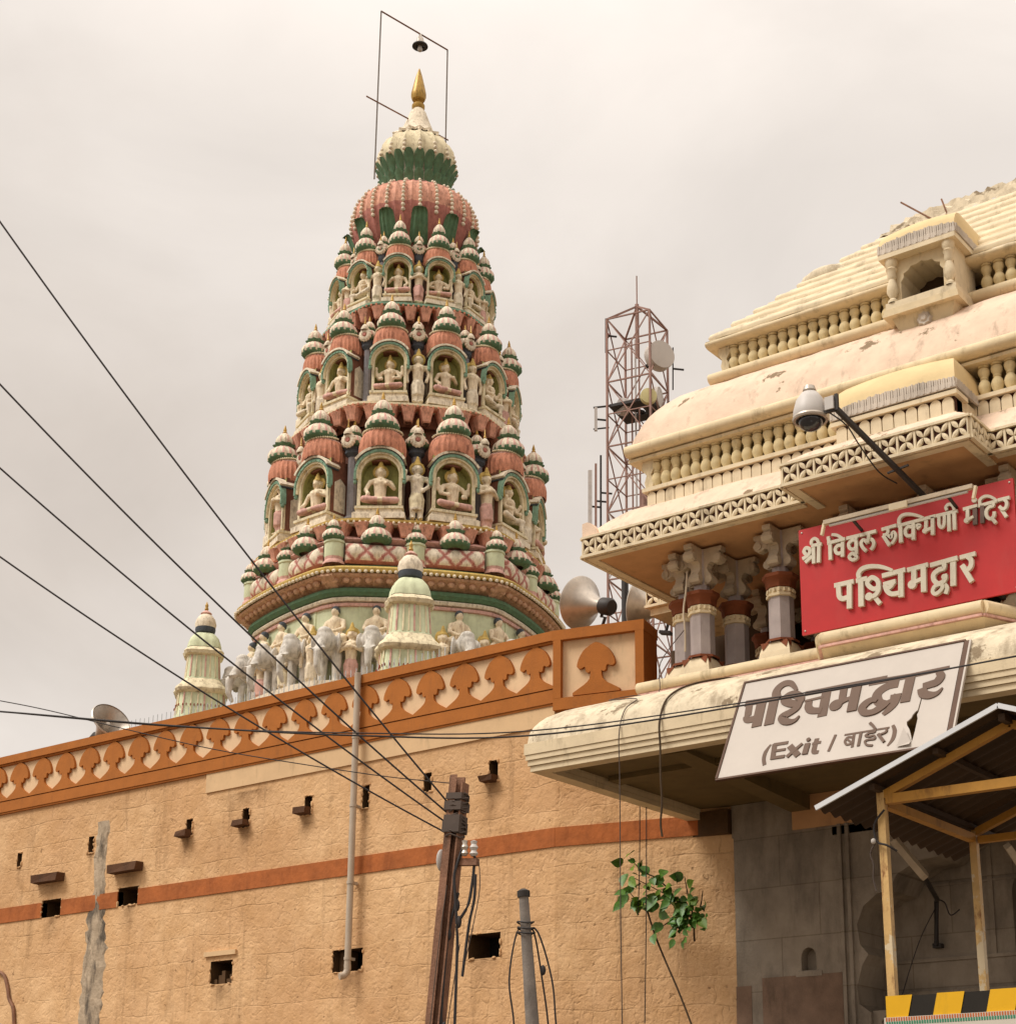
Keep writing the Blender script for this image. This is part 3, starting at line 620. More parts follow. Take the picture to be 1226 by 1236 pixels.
# ---- ledge of the gallery
LE = MB(); LE.xprism(roll(15.72,7.06,7.21,.085,15.9), -10.44, mir(-10.44), 'gate_yellow', True)
LE.xprism([(15.9,7.03),(15.66,7.03),(15.66,7.057),(15.9,7.057)], -10.42, mir(-10.42), 't_pink')
LE.box(-10.44,-10.3,15.73,17.6,7.03,7.2,'gate_yellow'); LE.box(mir(-10.3),mir(-10.44),15.73,17.6,7.03,7.2,'gate_yellow')
gbuild(LE, 'gallery_ledge')
bay = MB(); bp_ = [(-7.72,15.12),(-5.92,15.12),(-5.66,15.69),(-7.98,15.69)]
zprism(bay, bp_, 7.02, 7.13, 'gate_yellow'); 
for a, c in (((-7.72,15.12),(-5.92,15.12)),((-5.92,15.12),(-5.66,15.69)),((-7.72,15.12),(-7.98,15.69))):
    bay.tube([(a[0],a[1],7.075),(c[0],c[1],7.075)], .075, 'gate_yellow', 12)
    bay.obox((a[0],a[1]-.03,6.985),(c[0],c[1]-.03,6.985), .06, .025, 't_pink')
bay.add([(-7.72,15.1,6.97),(-5.92,15.1,6.97),(-5.66,15.69,6.97),(-7.98,15.69,6.97),(-7.55,15.45,6.72),(-6.05,15.45,6.72),(-6.0,15.69,6.72),(-7.6,15.69,6.72)],
        [(0,1,5,4),(1,2,6,5),(3,0,4,7),(4,5,6,7),(0,3,2,1)], 'gate_yellow')
gbuild(bay, 'bay_ledge')
# ---- gallery room
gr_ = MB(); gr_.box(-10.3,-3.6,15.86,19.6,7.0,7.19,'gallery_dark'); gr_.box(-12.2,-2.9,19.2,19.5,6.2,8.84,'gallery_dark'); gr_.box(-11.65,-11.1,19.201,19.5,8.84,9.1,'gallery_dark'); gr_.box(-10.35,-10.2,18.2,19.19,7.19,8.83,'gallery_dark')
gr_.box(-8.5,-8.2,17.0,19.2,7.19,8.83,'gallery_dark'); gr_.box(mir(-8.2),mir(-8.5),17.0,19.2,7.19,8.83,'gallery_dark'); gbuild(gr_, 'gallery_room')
def bracket_mesh(mb, ang, w=.105, k=1.):
    P_ = [(.06,-.02),(.13,-.02),(.165,.0),(.18,.045),(.165,.09),(.125,.14),(.11,.19),(.125,.235),(.165,.255),(.20,.235),(.245,.225),(.29,.245),(.31,.29),(.30,.335),(.27,.365),(.31,.38),(.31,.43),(.0,.43),(.0,-.02)]
    ca, sa = math.cos(ang), math.sin(ang)
    mb.prism([(x*k, z) for x, z in P_], -w/2, w/2, 'stone_bracket', xf=lambda x, y, z: (x*ca-y*sa, x*sa+y*ca, z))
    for x, z in ((.255,.29),(.132,.04)):
        c0 = [(x*k+.052*math.cos(t*math.pi/4), z+.052*math.sin(t*math.pi/4)) for t in range(8)]
        mb.prism(c0, -w/2-.018, w/2+.018, 'stone_bracket', xf=lambda x, y, z: (x*ca-y*sa, x*sa+y*ca, z))
def make_column():
    c = thing('column', None, None, (0,0,0)); c.parent = gate
    o = math.pi/8
    m = MB(); m.lathe([(0,0),(.31,0),(.31,.05),(.285,.055)], 4, 'column_grey', a0=math.pi/4, a1=math.pi*2.25, smooth=False)
    m.lathe([(.285,.055),(.27,.13),(.225,.235),(.19,.262)], 4, 'gate_cream', a0=math.pi/4, a1=math.pi*2.25, smooth=False)
    m.lathe([(.20,.255),(.195,.285),(.15,.29)], 8, 'column_red', a0=o, a1=o+2*math.pi, smooth=False)
    for k in range(4):        # painted leaf points hanging over the flared base
        for j in (-1.2,1.2):
            a = k*math.pi/2; q = lambda x, y, z: (x*math.cos(a)-y*math.sin(a), x*math.sin(a)+y*math.cos(a), z)
            w_ = .075
            m.add([q(j*.1-w_, -.160, .252), q(j*.1+w_*.6, -.160, .252), q(j*.125, -.193, .155)], [(0,2,1)], 'column_red')
    m.build('base', c)
    m = MB(); m.lathe([(.147,.285),(.147,.80)], 8, 'column_grey', a0=o, a1=o+2*math.pi, smooth=False); m.build('shaft', c)
    m = MB(); m.lathe([(.147,.80),(.172,.805),(.172,.835),(.158,.84),(.158,.905),(.15,.91)], 8, 'gate_yellow', a0=o, a1=o+2*math.pi, smooth=False)
    m.lathe([(.15,.908),(.17,.915),(.185,1.0),(.215,1.03),(.215,1.07),(0,1.07)], 8, 'column_red', a0=o, a1=o+2*math.pi, smooth=False)
    for i in range(16):
        a = 2*math.pi*i/16; m.ell((.155*math.cos(a),.155*math.sin(a),.872), (.02,.02,.028), 'gate_yellow', 6, 4)
    m.build('capital', c)
    m = MB(); m.lathe([(.095,1.07),(.095,1.62)], 8, 'column_grey', a0=o, a1=o+2*math.pi, smooth=False); m.build('neck', c)
    bm_ = MB(); bracket_mesh(bm_, -math.pi/2); b0 = bm_.build('bracket', c, (0,-.0,1.07+.12))
    for a in (1,2,3): dup(b0, c, (0,0,1.19), a*math.pi/2)
    return c
col0 = make_column(); first = True
spots = [(-9.76,16.06,1),(-10.08,16.22,1),(-9.62,16.62,1),(-8.70,16.06,1),(-7.72,16.06,1),(-6.78,16.06,1),(-5.85,16.06,1),(-5.2,16.06,1),(-4.14,16.06,1),
         (-9.9,17.9,1),(-9.55,18.6,1),(-8.9,17.6,1),(-3.85,16.3,1)]
for x, y, s_ in spots:
    l = Vector((x, y, 7.2))-GO
    if first: col0.location = l; first = False
    else: dup(col0, gate, l)
# ---- lattice eave
EZ = 8.84
ev = MB(); poly = [(-11.08,15.5),(-8.05,15.5),(-8.05,15.0),(-5.9,15.0),(-5.9,15.5),(mir(-11.08),15.5),(mir(-11.08),19.7),(-11.08,19.7)]
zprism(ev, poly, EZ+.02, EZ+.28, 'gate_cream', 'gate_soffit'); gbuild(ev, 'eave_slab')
lp = MB()
for x0,x1,y0,y1 in ((-11.06,-8.09,15.52,15.62),(-8.03,-5.92,15.02,15.12),(-5.85,mir(-11.06),15.52,15.62),(-11.06,-10.96,15.621,18.55),(mir(-10.96),mir(-11.06),15.621,18.55),(-8.03,-7.93,15.121,15.75),(-6.02,-5.92,15.121,15.75)):
    lp.box(x0,x1,y0,y1,EZ,EZ+.018,'gate_cream')
gbuild(lp, 'eave_lip')
def jali(p0, p1, name='lattice_frieze', z0=EZ+.005, h=.27, unit=.187):
    p0 = Vector((*p0, z0)); p1 = Vector((*p1, z0)); d = (p1-p0); ln = d.length; d.normalize(); nrm = Vector((d.y, -d.x, 0))
    mb = MB(); n = max(1, round(ln/unit)); u = ln/n
    P = lambda s, z, o: p0+d*s+nrm*o+Vector((0,0,z))
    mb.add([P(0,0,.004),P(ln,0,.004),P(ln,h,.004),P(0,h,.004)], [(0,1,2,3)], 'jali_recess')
    def bx(s0,s1,z_0,z_1,o,m='gate_cream'):
        vs = [P(s,z,oo) for z in (z_0,z_1) for s,oo in ((s0,o),(s1,o),(s1,0),(s0,0))]
        mb.add(vs, [(0,3,2,1),(4,5,6,7),(0,1,5,4),(1,2,6,5),(2,3,7,6),(3,0,4,7)], m)
    bx(-.02,ln+.02,0,.035,.045); bx(-.02,ln+.02,h-.028,h,.045)
    for i in range(n+1): bx(max(0,i*u-.012),min(ln,i*u+.012),.035,h-.028,.032)
    zc = (h+.007)/2; hx = u/2-.014; hz = (h-.063)/2
    for i in range(n):
        c = (i+.5)*u
        for sx in (1,-1):
            for sz in (1,-1):
                a = Vector((sx*hx, sz*hz)); q = Vector((-a.y, a.x)).normalized()*.027
                sh = [a*.03, a*.28-q*.75, a*.52-q, a*.8-q*.62, a*1.0, a*.8+q*.62, a*.52+q, a*.28+q*.75]
                vs = [P(c+v.x, zc+v.y, .030) for v in sh]+[P(c+v.x, zc+v.y, .002) for v in sh]+[P(c+a.x*.55, zc+a.y*.55, .040)]
                k = len(sh)
                mb.add(vs, [(i_, (i_+1) % k, 2*k) for i_ in range(k)]+[(i_, i_+k, (i_+1) % k+k, (i_+1) % k) for i_ in range(k)], 'gate_cream')
    gbuild(mb, name)
jali((-11.08,15.5),(-8.05,15.5)); jali((-8.05,15.5),(-8.05,15.0)); jali((-8.05,15.0),(-5.9,15.0)); jali((-5.9,15.0),(-5.9,15.5)); jali((-5.9,15.5),(mir(-11.08),15.5)); jali((-11.08,19.7),(-11.08,15.5)); jali((mir(-11.08),15.5),(mir(-11.08),18.6))
# lower eave of the side bay behind the corner columns
sx0 = atY(781, 735, 17.7); sd_ = MB(); sd_.box(sx0.x, sx0.x+.9, 17.7, 19.0, sx0.z-.0, sx0.z+.27, 'gate_cream'); sd_.box(sx0.x+.03, sx0.x+.9, 17.73, 19.0, sx0.z-.1, sx0.z-.004, 'gate_yellow'); gbuild(sd_, 'side_eave')
jali((sx0.x,17.7),(sx0.x+.9,17.7), z0=sx0.z, unit=.22)
# curved weathering roof over the eave
er = MB(); rows = []
for i in range(9):
    t = i/8; rows.append((-11.05+.60*t, 15.5+.45*t, EZ+.285+.40*math.sin(t*1.45)))
hip(er, rows, yb=18.4, m='gate_pink', nx=36, wav=.012); gbuild(er, 'eave_roof')
er = MB(); rows = []
for i in range(7):
    t = i/6; rows.append((-8.05+.42*t, 15.0+.34*t, EZ+.285+.21*math.sin(t*1.5)))
hip(er, rows, xr=-6.975, yb=15.95, m='gate_pink', nx=16, wav=.01); gbuild(er, 'eave_roof')
hn = MB(); hn.prism([(-11.1,9.1),(-10.86,9.12),(-10.9,9.2),(-10.98,9.29),(-11.03,9.31),(-11.1,9.3)], 15.49, 15.6, 'gate_pink'); gbuild(hn, 'corner_horn')
# petal strips
def petals(x0, x1, y, z0, z1, pitch=.133):
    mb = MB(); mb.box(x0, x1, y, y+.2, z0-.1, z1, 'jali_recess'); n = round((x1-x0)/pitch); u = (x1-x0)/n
    mb.box(x0-.05, x1+.05, y-.06, y+.25, z1+.001, z1+.05, 'gate_cream'); mb.box(x0-.02, x1+.02, y-.035, y+.2, z0-.12, z0-.002, 'gate_cream')
    for i in range(n):
        c = x0+(i+.5)*u; a = u*.455
        pl = [(c-a,z0),(c+a,z0)]+[(c+a*math.cos(t*math.pi/8), z1-a*1.05-.005+a*1.05*math.sin(t*math.pi/8)) for t in range(9)]
        mb.prism(pl, y-.028, y+.01, 'gate_cream')
    gbuild(mb, 'petal_strip')
petals(-10.42, mir(-10.42), 15.93, 9.49, 9.69)
petals(-7.56, -6.18, 15.36, 9.36, 9.55)
sd_ = MB(); sd_.box(-7.56,-6.18,15.42,15.99,9.3,9.6,'gate_cream'); gbuild(sd_, 'bay_block')
# balustrades
def baluster_mesh(h):
    pr = [(.052,0),(.052,.05),(.034,.07),(.04,.12),(.058,.26),(.06,.36),(.05,.47),(.032,.55),(.04,.60),(.034,.63),(.052,.74),(.056,.82),(.05,.89),(.034,.92),(.05,.94),(.052,1.0)]
    mb = MB(); mb.lathe([(r*1.2, z*h) for r, z in pr], 14, 'baluster_paint'); return mb
def balustrade(y, z0, z1, spans, pitch=.145):
    b0 = None
    for a, c in spans:
        n = round((c-a)/pitch)
        for i in range(n+1):
            l = Vector((a+(c-a)*i/n, y, z0))-GO
            if b0 is None: b0 = baluster_mesh(z1-z0).build('baluster', gate, l)
            else: dup(b0, gate, l)
balustrade(15.99, 9.74, 10.12, [(-10.33,-7.62),(-6.08,mir(-10.33))])
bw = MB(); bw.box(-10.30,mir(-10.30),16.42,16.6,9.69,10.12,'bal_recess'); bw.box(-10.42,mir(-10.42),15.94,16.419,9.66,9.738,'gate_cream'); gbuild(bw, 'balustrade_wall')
# scroll brackets closing the row at the corner
for x in (-10.40, mir(-10.40)):
    s_ = MB(); s_.prism([(x-.05,9.74),(x+.05,9.74),(x+.06,9.85),(x+.02,9.93),(x+.07,10.02),(x+.06,10.12),(x-.10,10.12),(x-.11,10.03),(x-.04,9.93),(x-.07,9.84)], 15.93, 16.05, 'gate_yellow'); gbuild(s_, 'corner_scroll')
cp = MB(); cp.xprism([(16.5,10.121),(15.86,10.121),(15.86,10.16),(15.9,10.161),(15.9,10.18)]+[(15.82-.07*math.cos(t),10.255+.072*math.sin(t)) for t in [(-.5+i/8)*math.pi for i in range(9)]]+[(15.95,10.335),(16.5,10.335)], -10.66, mir(-10.66), 'gate_yellow', True)
gbuild(cp, 'coping', ang=30)
r1 = MB(); rows = []
for i in range(13):
    t = i/12; rows.append((-10.62+.86*(.35*t+.65*(1-math.cos(t*1.5))), 15.86+.82*(.35*t+.65*(1-math.cos(t*1.5))), 10.33+.90*math.sin(t*1.45)))
hip(r1, rows, yb=18.6, m='gate_pink', nx=40, wav=.008); gbuild(r1, 'curved_roof')
ml = MB(); ml.xprism(roll(16.58,11.24,11.39,.09,17.2), -9.88, mir(-9.88), 'gate_yellow', True); ml.box(-9.82,mir(-9.82),16.57,17.0,11.19,11.237,'column_red'); gbuild(ml, 'roof_moulding')
ml = MB(); ml.box(-9.88,-9.7,16.6,18.6,11.24,11.38,'gate_yellow'); gbuild(ml, 'roof_moulding')
balustrade(16.66, 11.39, 11.73, [(-9.58,-7.33),(-6.22,mir(-9.58))])
bw = MB(); bw.box(-9.6,mir(-9.6),17.05,17.6,11.38,11.73,'bal_recess'); gbuild(bw, 'balustrade_wall')
for x in (-9.68, mir(-9.68)):
    s_ = MB(); s_.prism([(x-.04,11.39),(x+.05,11.39),(x+.06,11.49),(x+.02,11.56),(x+.07,11.64),(x+.06,11.73),(x-.09,11.73),(x-.10,11.65),(x-.04,11.56),(x-.06,11.48)], 16.6, 16.72, 'gate_yellow'); gbuild(s_, 'corner_scroll')
# sloping weathered roof banded with roll mouldings
cp2 = MB(); cp2.xprism(roll(16.56,11.735,11.83,.08,17.2), -9.9, mir(-9.9), 'gate_yellow', True); cp2.box(-9.86, -9.6, 16.56, 18.9, 11.737, 11.828, 'gate_yellow'); cp2.box(mir(-9.6), mir(-9.86), 16.56, 18.9, 11.737, 11.828, 'gate_yellow'); gbuild(cp2, 'upper_coping')
sr = MB(); rows = [(-9.90,16.50,11.82)]; nC = 8
for i in range(nC):
    t0_, t1_ = i/nC, (i+1)/nC
    def at_(t, o): return (-9.86+1.68*t-o, 16.54+1.68*t-o, 11.84+1.70*t+o*.6)
    rows += [at_(t0_, .0), at_(t0_+.012, .035), at_(t0_+.035, .05), at_(t0_+.055, .035), at_(t0_+.064, .0), at_(t0_+.10, .03), at_(t1_-.004, .0)]
x, y, z = rows[-1]
hip(sr, rows, yb=19, m='gate_cream', nx=44, wav=.007); gbuild(sr, 'banded_roof', ang=50)
tp = MB(); rows = [(x-.03+q_, y-.03+q_, z+h_) for q_, h_ in ((0,0),(.02,.07),(.10,.10),(.12,.20),(.24,.25),(.27,.36),(.6,.42))]; hip(tp, rows, yb=19, m='canopy_roof', nx=40, wav=.03); gbuild(tp, 'worn_roof_cap')
# worn plaster hump on the left slope
hp = MB(); hp.ell((-8.75,17.75,12.86),(.42,.3,.2),'canopy_roof',16,8); gbuild(hp, 'plaster_hump')
# ---- small window (jharokha) on the upper balustrade
jx0, jx1, jy = -7.22, -6.36, 16.08; jc = (jx0+jx1)/2
jw = MB(); op = arch(jx0+.17, jx1-.17, 11.28, 11.55, 11.74, 24, 6)
pierced(jw, [(jx0+.04,11.2),(jx1-.04,11.2),(jx1-.04,11.83),(jx0+.04,11.83)], [op], jy+.06, .45, 'gate_yellow', 'gate_cream', 'gallery_dark')
jw.box(jx1-.042,jx1-.04,jy+.06,16.75,11.2,11.83,'gate_cream'); jw.box(jx0+.04,jx0+.042,jy+.06,16.75,11.2,11.83,'gate_cream')
gbuild(jw, 'window_niche')
jw = MB(); jw.box(jx0-.04,jx1+.04,jy-.07,16.75,11.83,11.89,'gate_cream'); gbuild(jw, 'window_cornice'); jw = MB(); jw.box(jx0-.02,jx1+.02,jy-.04,16.7,11.14,11.19,'gate_yellow'); jw.box(jx0,jx1,jy-.02,16.7,11.19,11.28,'gate_cream'); jw.box(jx0-.03,jx1+.03,jy-.05,16.7,11.10,11.138,'gate_yellow')
gbuild(jw, 'window_sill')
for xx in (jx0+.08, jx1-.08):
    b = MB(); b.lathe([(.06,0),(.06,.03),(.03,.06),(.07,.14),(.062,.22),(.038,.30),(.055,.33),(.05,.40),(.07,.43),(.05,.45),(.075,.5),(.075,.55)], 12, 'gate_cream', (xx, jy+.02, 11.28)); gbuild(b, 'window_column')
cb = MB(); cb.add([(jx0+.05,jy+.03,11.1),(jx1-.05,jy+.03,11.1),(jx1-.02,16.7,11.1),(jx0+.02,16.7,11.1),(jx0+.14,jy+.12,10.86),(jx1-.14,jy+.12,10.86),(jx1-.1,16.7,10.82),(jx0+.1,16.7,10.82)], [(0,1,5,4),(1,2,6,5),(3,0,4,7),(4,5,6,7)], 'gate_yellow')
gbuild(cb, 'window_corbel')
ro = MB(); ro.lathe([(0,-.05),(.03,-.05),(.045,-.03),(.075,-.035),(.095,0),(.1,.04)], 16, 'gate_fringe', rf=lambda a, z: 1+.1*math.cos(8*a))
ro.v = [(x+jc, jy+.07+z, 11.0+y) for x, y, z in ro.v]; gbuild(ro, 'rosette')
def bangla(x0, x1, y0, z0, zt, yb, name):
    mb = MB(); n = 16; rows = 7; vs = []
    for j in range(rows+1):
        t = j/rows; k = math.sin(t*math.pi/2); q = 1-math.cos(t*math.pi/2)
        for i in range(n+1):
            s = i/n*2-1; xx = (x0+x1)/2+(x1-x0)/2*s*(1-.34*q); sag = -.05*s*s*(1-t)+.02*(1-t)
            vs.append((xx, y0+(yb-y0)*q, z0+sag+(zt-z0)*k*(1-.05*s*s)))
    mb.add(vs, [(j*(n+1)+i, j*(n+1)+i+1, (j+1)*(n+1)+i+1, (j+1)*(n+1)+i) for j in range(rows) for i in range(n)], 'dome_yellow', True)
    e0 = [vs[j*(n+1)] for j in range(rows+1)]; e1 = [vs[j*(n+1)+n] for j in range(rows+1)]
    for e in (e0, e1):
        k = len(e); mb.add(e+[(p[0], yb+.3, p[2]) for p in e], [(i, i+1, i+1+k, i+k) for i in range(k-1)], 'dome_yellow', True)
    gbuild(mb, name)
    fr = MB(); m_ = int((x1-x0)/.026)
    fr.box(x0-.005, x1+.005, y0-.012, y0+.05, z0-.10, z0-.035, 'gate_fringe')
    for i in range(m_):
        xx = x0+(x1-x0)*(i+.5)/m_; s = (xx-(x0+x1)/2)/((x1-x0)/2); dz = -.05*s*s+.02
        fr.box(xx-.010, xx+.010, y0-.018+.004*(i % 3), y0+.03, z0-.09, z0+dz+.03+.02*random.random(), 'gate_fringe')
    m_ = int((yb-y0)/.03)
    for i in range(m_):
        yy = y0+(yb-y0)*(i+.5)/m_
        for xx in (x0, x1): fr.box(xx-.015, xx+.015, yy-.009, yy+.009, z0-.09, z0+.0+.02*random.random(), 'gate_fringe')
    gbuild(fr, name.replace('roof', 'fringe'))
bangla(-7.60, -6.14, 15.30, 9.72, 10.22, 15.92, 'bay_roof')
bangla(jx0-.04, jx1+.04, 16.02, 11.99, 12.42, 16.85, 'window_roof')
# bare rods left in the roof
for a, c in (((1087,244),(1120,259)),((1136,240),(1137,252))):
    p = atY(*a, 18.2); q = atY(c[0]+6, c[1]+6, 18.2); m = MB(); m.tube([p, q], .012, 'rust_iron', 6); gbuild(m, 'roof_rod')
# ================================================================== great temple tower
TD = 45.0
T0 = atD(487, 745, TD); TB = 13.6; TO = Vector((T0.x, T0.y, TB))
TROT = math.atan2(-TO.y, -TO.x)+math.pi/2+R(4)
tower = thing('temple_tower', 'tall painted tower of stacked niches with deities, lotus domes and golden finial', 'temple tower', TO, TROT)
Z = lambda z: z-TB
def hexr(a, k=.66):           # plan factor: six flat sides, flats face -Y
    b = ((a+math.pi/2+R(30)) % R(60))-R(30); f = math.cos(R(30))/math.cos(b)
    b2 = min(f, 1.0)
    b2 = min(b2, .972)/.972
    return 1-k+k*b2
HX = lambda a, z: hexr(a)
def tp(phi, r, z): a = R(phi)-math.pi/2; return (r*math.cos(a), r*math.sin(a), Z(z))
def tbuild(mb, name, parent=None, **k): return mb.build(name, parent or tower, **k)
NA = 72
# drum, mouldings, cornice
m = MB(); m.lathe([(4.08, Z(12.0)), (4.08, Z(16.4))], NA, 't_pale', rf=HX, smooth=False, a0=R(-90), a1=R(270)); tbuild(m, 'drum')
m = MB()
for i in range(6):
    for d in (-17, 17):
        p = tp(60*i+d, 3.50, 15.9); a = R(60*i)
        q = lambda x, y: (x*math.cos(a)-y*math.sin(a), x*math.sin(a)+y*math.cos(a))
    c = [q(-1.42,-3.72), q(1.42,-3.72), q(1.42,-3.2), q(-1.42,-3.2)]
    m.add([(x, y, z) for z in (Z(12.0), Z(16.24)) for x, y in c], [(0,3,2,1),(4,5,6,7),(0,1,5,4),(1,2,6,5),(2,3,7,6),(3,0,4,7)], 't_pale')
tbuild(m, 'drum_panel')
m = MB(); m.lathe([(4.0,Z(16.16)),(4.24,Z(16.17)),(4.32,Z(16.26)),(4.30,Z(16.36)),(4.2,Z(16.41)),(4.0,Z(16.42))], NA, 't_green', rf=HX); tbuild(m, 'green_moulding')
m = MB(); m.lathe([(4.08,Z(16.42)),(4.26,Z(16.44)),(4.34,Z(16.48)),(4.46,Z(16.58)),(4.56,Z(16.62)),(4.58,Z(16.68))], 288, 't_eave', rf=lambda a, z: hexr(a)*(1-.035*abs(math.sin(24*a))*(1 if Z(16.43) < z < Z(16.60) else 0)))
m.lathe([(4.6,Z(16.70)),(4.67,Z(16.72)),(4.68,Z(16.80)),(4.62,Z(16.86)),(4.4,Z(16.88)),(3.6,Z(16.95))], NA, 't_yellow', rf=HX); 
for i in range(6):
    a = R(60*i+30)-math.pi/2
    m.obox((4.2*math.cos(a), 4.2*math.sin(a), Z(16.42)), (4.62*math.cos(a), 4.62*math.sin(a), Z(16.64)), .34, .10, 't_eave')
tbuild(m, 'eave_cornice')
m = MB()
for i in range(96):
    a = 2*math.pi*(i+.5)/96; r = 4.40*hexr(a); m.ell((r*math.cos(a), r*math.sin(a), Z(16.535)), (.105,.085,.085), 't_eave', 8, 6, Matrix.Rotation(a+math.pi/2, 3, 'Z'))
tag(tbuild(m, 'scallop_course'), kind='stuff')
m = MB()
for i in range(180):
    a = 2*math.pi*(i+.5)/180; r = 4.67*hexr(a); m.ell((r*math.cos(a), r*math.sin(a), Z(16.70)), (.05,.05,.05), 't_stone', 6, 4)
tag(tbuild(m, 'bead_course'), kind='stuff')
m = MB(); m.lathe([(4.1,Z(16.03)),(4.2,Z(16.04)),(4.23,Z(16.10)),(4.2,Z(16.15)),(4.1,Z(16.16))], NA, 't_stone', rf=HX); m.lathe([(4.05,Z(15.9)),(4.15,Z(15.92)),(4.16,Z(16.0)),(4.05,Z(16.02))], NA, 't_pink', rf=HX); tbuild(m, 'drum_moulding')
m = MB(); m.lathe([(4.2,Z(16.90)),(4.24,Z(16.93)),(4.22,Z(17.02)),(4.1,Z(17.04)),(3.9,Z(17.05))], NA, 't_green', rf=HX)
m.lathe([(3.95,Z(17.04)),(3.95,Z(17.7)),(3.9,Z(17.95))], NA, 't_brown', rf=HX); tbuild(m, 'base_course')
# quilted lotus cushions of the base
def cushion():
    mb = MB(); nx, nz = 40, 16; vs = []; W, H = 1.62, .56
    for j in range(nz+1):
        for i in range(nx+1):
            s = i/nx*2-1; t = j/nz
            x = s*W/2; z = t*H
            u1 = (x+z*.9)*5.6; u2 = (x-z*.9)*5.6
            q = (1-abs(math.sin(u1*.5*math.pi*.62)))*.5+(1-abs(math.sin(u2*.5*math.pi*.62)))*.5
            edge = (1-abs(s)**8)**.5*(math.sin(math.pi*min(max(t,.0),1))**.45)
            vs.append((x, -.19*edge+.06*q*edge, z))
    fs = []; 
    for j in range(nz):
        for i in range(nx):
            x = (i/nx*2-1)*W/2; z = j/nz*H; u1 = (x+z*.9)*5.6; u2 = (x-z*.9)*5.6
            q = max(1-abs(math.sin(u1*.5*math.pi*.62)), 1-abs(math.sin(u2*.5*math.pi*.62)))
            mm = 't_rose' if q > .80 or j < 2 else ('t_pink' if q > .62 else 't_stone')
            mb.add([], [], mm); mb.f.append([j*(nx+1)+i, j*(nx+1)+i+1, (j+1)*(nx+1)+i+1, (j+1)*(nx+1)+i]); mb.m.append(mm); mb.sm.append(True)
    mb.v = vs
    return mb
c0 = None
for k in range(12):
    phi = 30*k+15; b = R(phi); l = tp(phi, 3.96, 17.05); fl = R(60*(k//2))
    if k % 2: pass
    rot = R(60*round((phi-.01)/60)) 
    if c0 is None: c0 = cushion().build('lotus_cushion', tower, l, rot)
    else: dup(c0, tower, l, rot)
m = MB(); m.lathe([(.30,0),(.30,.05),(.25,.12),(.26,.2)], 10, 't_pink'); m.lathe([(.26,.2),(.27,.25),(.265,.58),(.29,.6),(.28,.66),(0,.68)], 10, 't_pale')
p0 = m.build('base_pier', tower, tp(30, 4.22, 17.02), R(30))
for i in range(1, 6): dup(p0, tower, tp(30+60*i, 4.22, 17.02), R(30+60*i))
for i in range(6): dup(p0, tower, tp(60*i, 3.78, 17.02), R(60*i))
m = MB(); m.lathe([(3.85,Z(17.64)),(4.08,Z(17.66)),(4.2,Z(17.76)),(4.08,Z(17.86)),(3.85,Z(17.88))], 120, 't_pink', rf=lambda a, z: hexr(a)*(1+.008*math.sin(36*a))); tbuild(m, 'rope_moulding')
# bracket rings under every storey
def bracket_ring(rad, z0, h, n, mt, top, ledge):
    mb = MB(); mb.lathe([(rad-.45,Z(z0)),(rad-.40,Z(z0+h))], NA, 't_brown', rf=HX)
    mb.lathe([(rad-.5,Z(z0+h)),(rad-.02,Z(z0+h+.005)),(rad+.05,Z(z0+h+.04)),(rad+.05,Z(z0+h+.10)),(rad-.02,Z(z0+h+.13)),(rad-.6,Z(z0+h+.14))], NA, ledge, rf=HX)
    mb.lathe([(rad-.2,Z(z0+h-.035)),(rad-.01,Z(z0+h-.03)),(rad-.0,Z(z0+h+.002)),(rad-.2,Z(z0+h+.003))], NA, top, rf=HX)
    tbuild(mb, 'storey_ledge')
    bd_ = MB(); nb_ = int(2*math.pi*rad/.15)
    for i in range(nb_):
        a = 2*math.pi*i/nb_; r = (rad+.05)*hexr(a); bd_.ell((r*math.cos(a), r*math.sin(a), Z(z0+h+.01)), (.035,.035,.045), top, 6, 4)
    tag(tbuild(bd_, 'bead_course'), kind='stuff')
    bb = MB(); wd = 2*math.pi*rad*.92/n*.40
    bb.lathe([(.45,0),(.62,.08),(.72,.35),(.84,.62),(1.0,.86),(1.05,.95),(.9,1.0),(0,1.0)], 24, mt, rf=lambda a, z: (1/max(abs(math.cos(a)), abs(math.sin(a)))**.75)*(1-.05*abs(math.sin(7*a))))
    bb.v = [(x*wd, y*wd*1.3, z*h*.98) for x, y, z in bb.v]
    b0 = None
    for i in range(n):
        phi = 360*(i+.5)/n; a = R(phi)-math.pi/2; r = (rad-.16)*hexr(a)
        l = (r*math.cos(a), r*math.sin(a), Z(z0))
        if b0 is None: b0 = bb.build('coffer_bracket', tower, l, R(phi))
        else: dup(b0, tower, l, R(phi))
bracket_ring(4.2, 17.84, .38, 44, 't_terra', 't_stone', 't_yellow')
bracket_ring(3.45, 21.52, .42, 40, 't_terra', 't_orange', 't_cream')
bracket_ring(2.60, 25.02, .40, 34, 't_terra', 't_orange', 't_teal')
# cores of the three storeys
for r0, r1, z0, z1 in ((3.2,2.8,18.3,21.6),(2.55,2.2,21.9,25.1),(1.95,1.5,25.4,28.3)):
    m = MB(); m.lathe([(r0,Z(z0)),(r1,Z(z1)),(0,Z(z1+.02))], NA, 't_brown', rf=HX, smooth=False); tbuild(m, 'storey_core')
